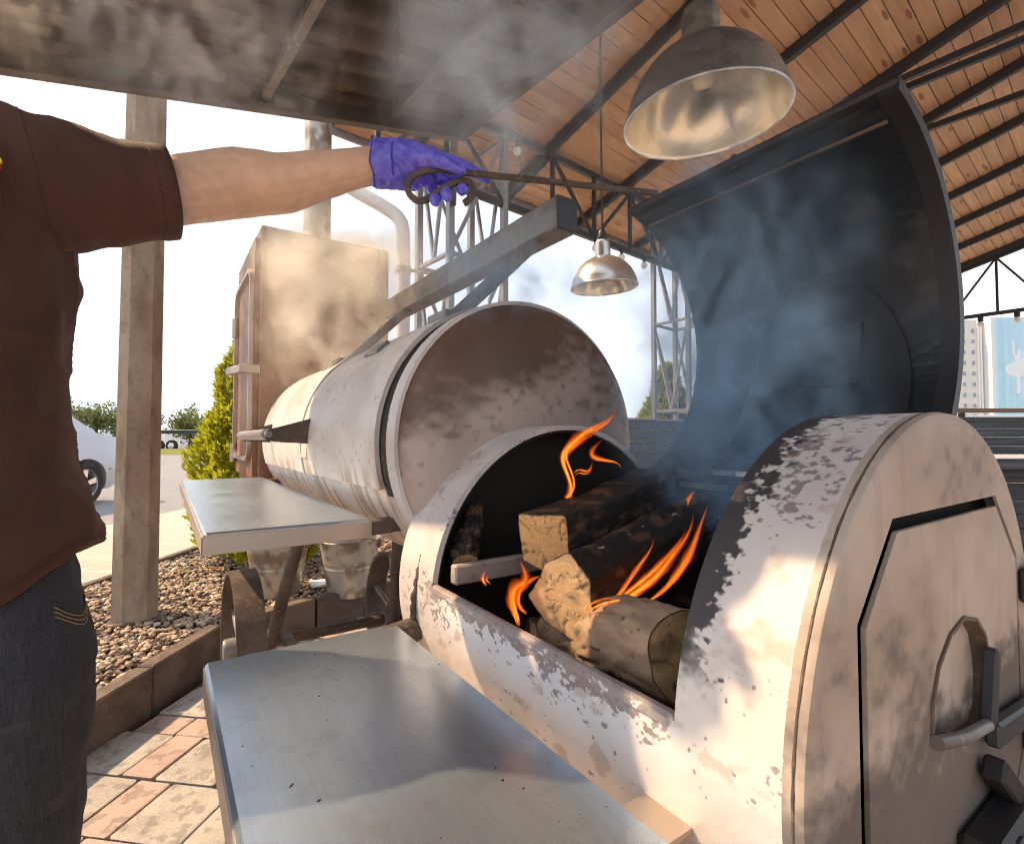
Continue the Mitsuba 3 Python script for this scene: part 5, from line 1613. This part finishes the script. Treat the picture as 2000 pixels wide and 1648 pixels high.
def lid_smoke(U, Tt, Z, wisp, puff, blob):
    lean = np.clip(Z - 0.85, 0, 2)
    cu, ct = 0.90 + 0.04 * lean, 0.56 + 0.10 * lean
    core = np.exp(-(((U - cu) / 0.16) ** 2 + ((Tt - ct) / (0.17 + 0.10 * lean)) ** 2)) * np.clip((Z - 0.83) / 0.06, 0, 1) * np.exp(-np.clip(Z - 0.98, 0, 3) / 0.42)
    return core * np.clip((U - 0.68) / 0.12, 0, 1) * (16.0 * puff + 24.0 * wisp + 1.0)


def roof_smoke(U, Tt, Z, wisp, puff, blob):
    return blob((0.62, 0.95, 1.90), (0.20, 0.22, 0.24)) * (8.0 * puff + 9.0 * wisp)


def canopy_smoke(U, Tt, Z, wisp, puff, blob):
    return blob((0.02, 1.15, 1.82), (0.26, 0.20, 0.085)) * (11.0 * wisp ** 1.7)


def drum_smoke(U, Tt, Z, wisp, puff, blob):
    return blob((0.62, 0.86, 1.36), (0.22, 0.09, 0.08)) * (14.0 * wisp + 1.5 * puff)


def cabinet_smoke(U, Tt, Z, wisp, puff, blob):
    return blob((0.60, 2.18, 1.58), (0.24, 0.22, 0.32)) * (22.0 * puff + 6.0 * wisp + 0.3)


SMOKE = True
blue, pale = (0.62, 0.83, 1.0), (0.96, 0.94, 0.90)
for nm, albedo, args, text in (
        ('smoke', blue, ([0.56, 0.33, 0.80], [1.16, 0.80, 1.62], 0.0095, lid_smoke, 16, 1.9), 'bluish smoke curling up from the fire against the black lid'),
        ('smoke', (0.88, 0.95, 1.0), ([0.34, 0.60, 1.64], [0.92, 1.25, 2.25], 0.018, roof_smoke, 9, 1.2), 'pale bluish smoke under the corner of the canopy beside the large lamp'),
        ('smoke', (0.95, 0.90, 0.84), ([-0.40, 0.84, 1.60], [0.33, 1.45, 2.02], 0.010, canopy_smoke, 16, 2.4), 'thin brownish smoke wisps under the canopy above the outstretched arm'),
        ('smoke', blue, ([0.36, 0.81, 1.20], [0.92, 1.02, 1.54], 0.012, drum_smoke, 12, 1.9), 'thin smoke film over the round end of the cooking chamber'),
        ('smoke', pale, ([0.15, 1.75, 1.05], [1.10, 2.46, 2.15], 0.015, cabinet_smoke, 14, 1.3), 'pale warm smoke hanging in the sun before the brown smoke cabinet')):
    if not SMOKE:
        continue
    g, lo, hi = smoke_grid(*args)
    nm = numbered(nm)
    M = np.eye(4)
    M[:3, :3] = S @ np.diag(hi - lo)
    M[:3, 3] = S @ lo
    scene[nm.replace('smoke', 'air_of_smoke')] = {'type': 'heterogeneous', 'albedo': rgb(*albedo), 'scale': 1.0,
                                                   'sigma_t': {'type': 'gridvolume', 'grid': mi.VolumeGrid(g), 'to_world': T(M), 'filter_type': 'trilinear', 'wrap_mode': 'clamp'},
                                                   'phase': {'type': 'hg', 'g': 0.3}}
    MC = np.eye(4)
    MC[:3, :3] = S @ np.diag((hi - lo) / 2)
    MC[:3, 3] = S @ ((lo + hi) / 2)
    scene[nm] = {'type': 'cube', 'to_world': T(MC), 'bsdf': {'type': 'null'}, 'interior': {'type': 'ref', 'id': nm.replace('smoke', 'air_of_smoke')}}
    labels[nm] = {'kind': 'stuff', 'label': text, 'category': 'smoke'}
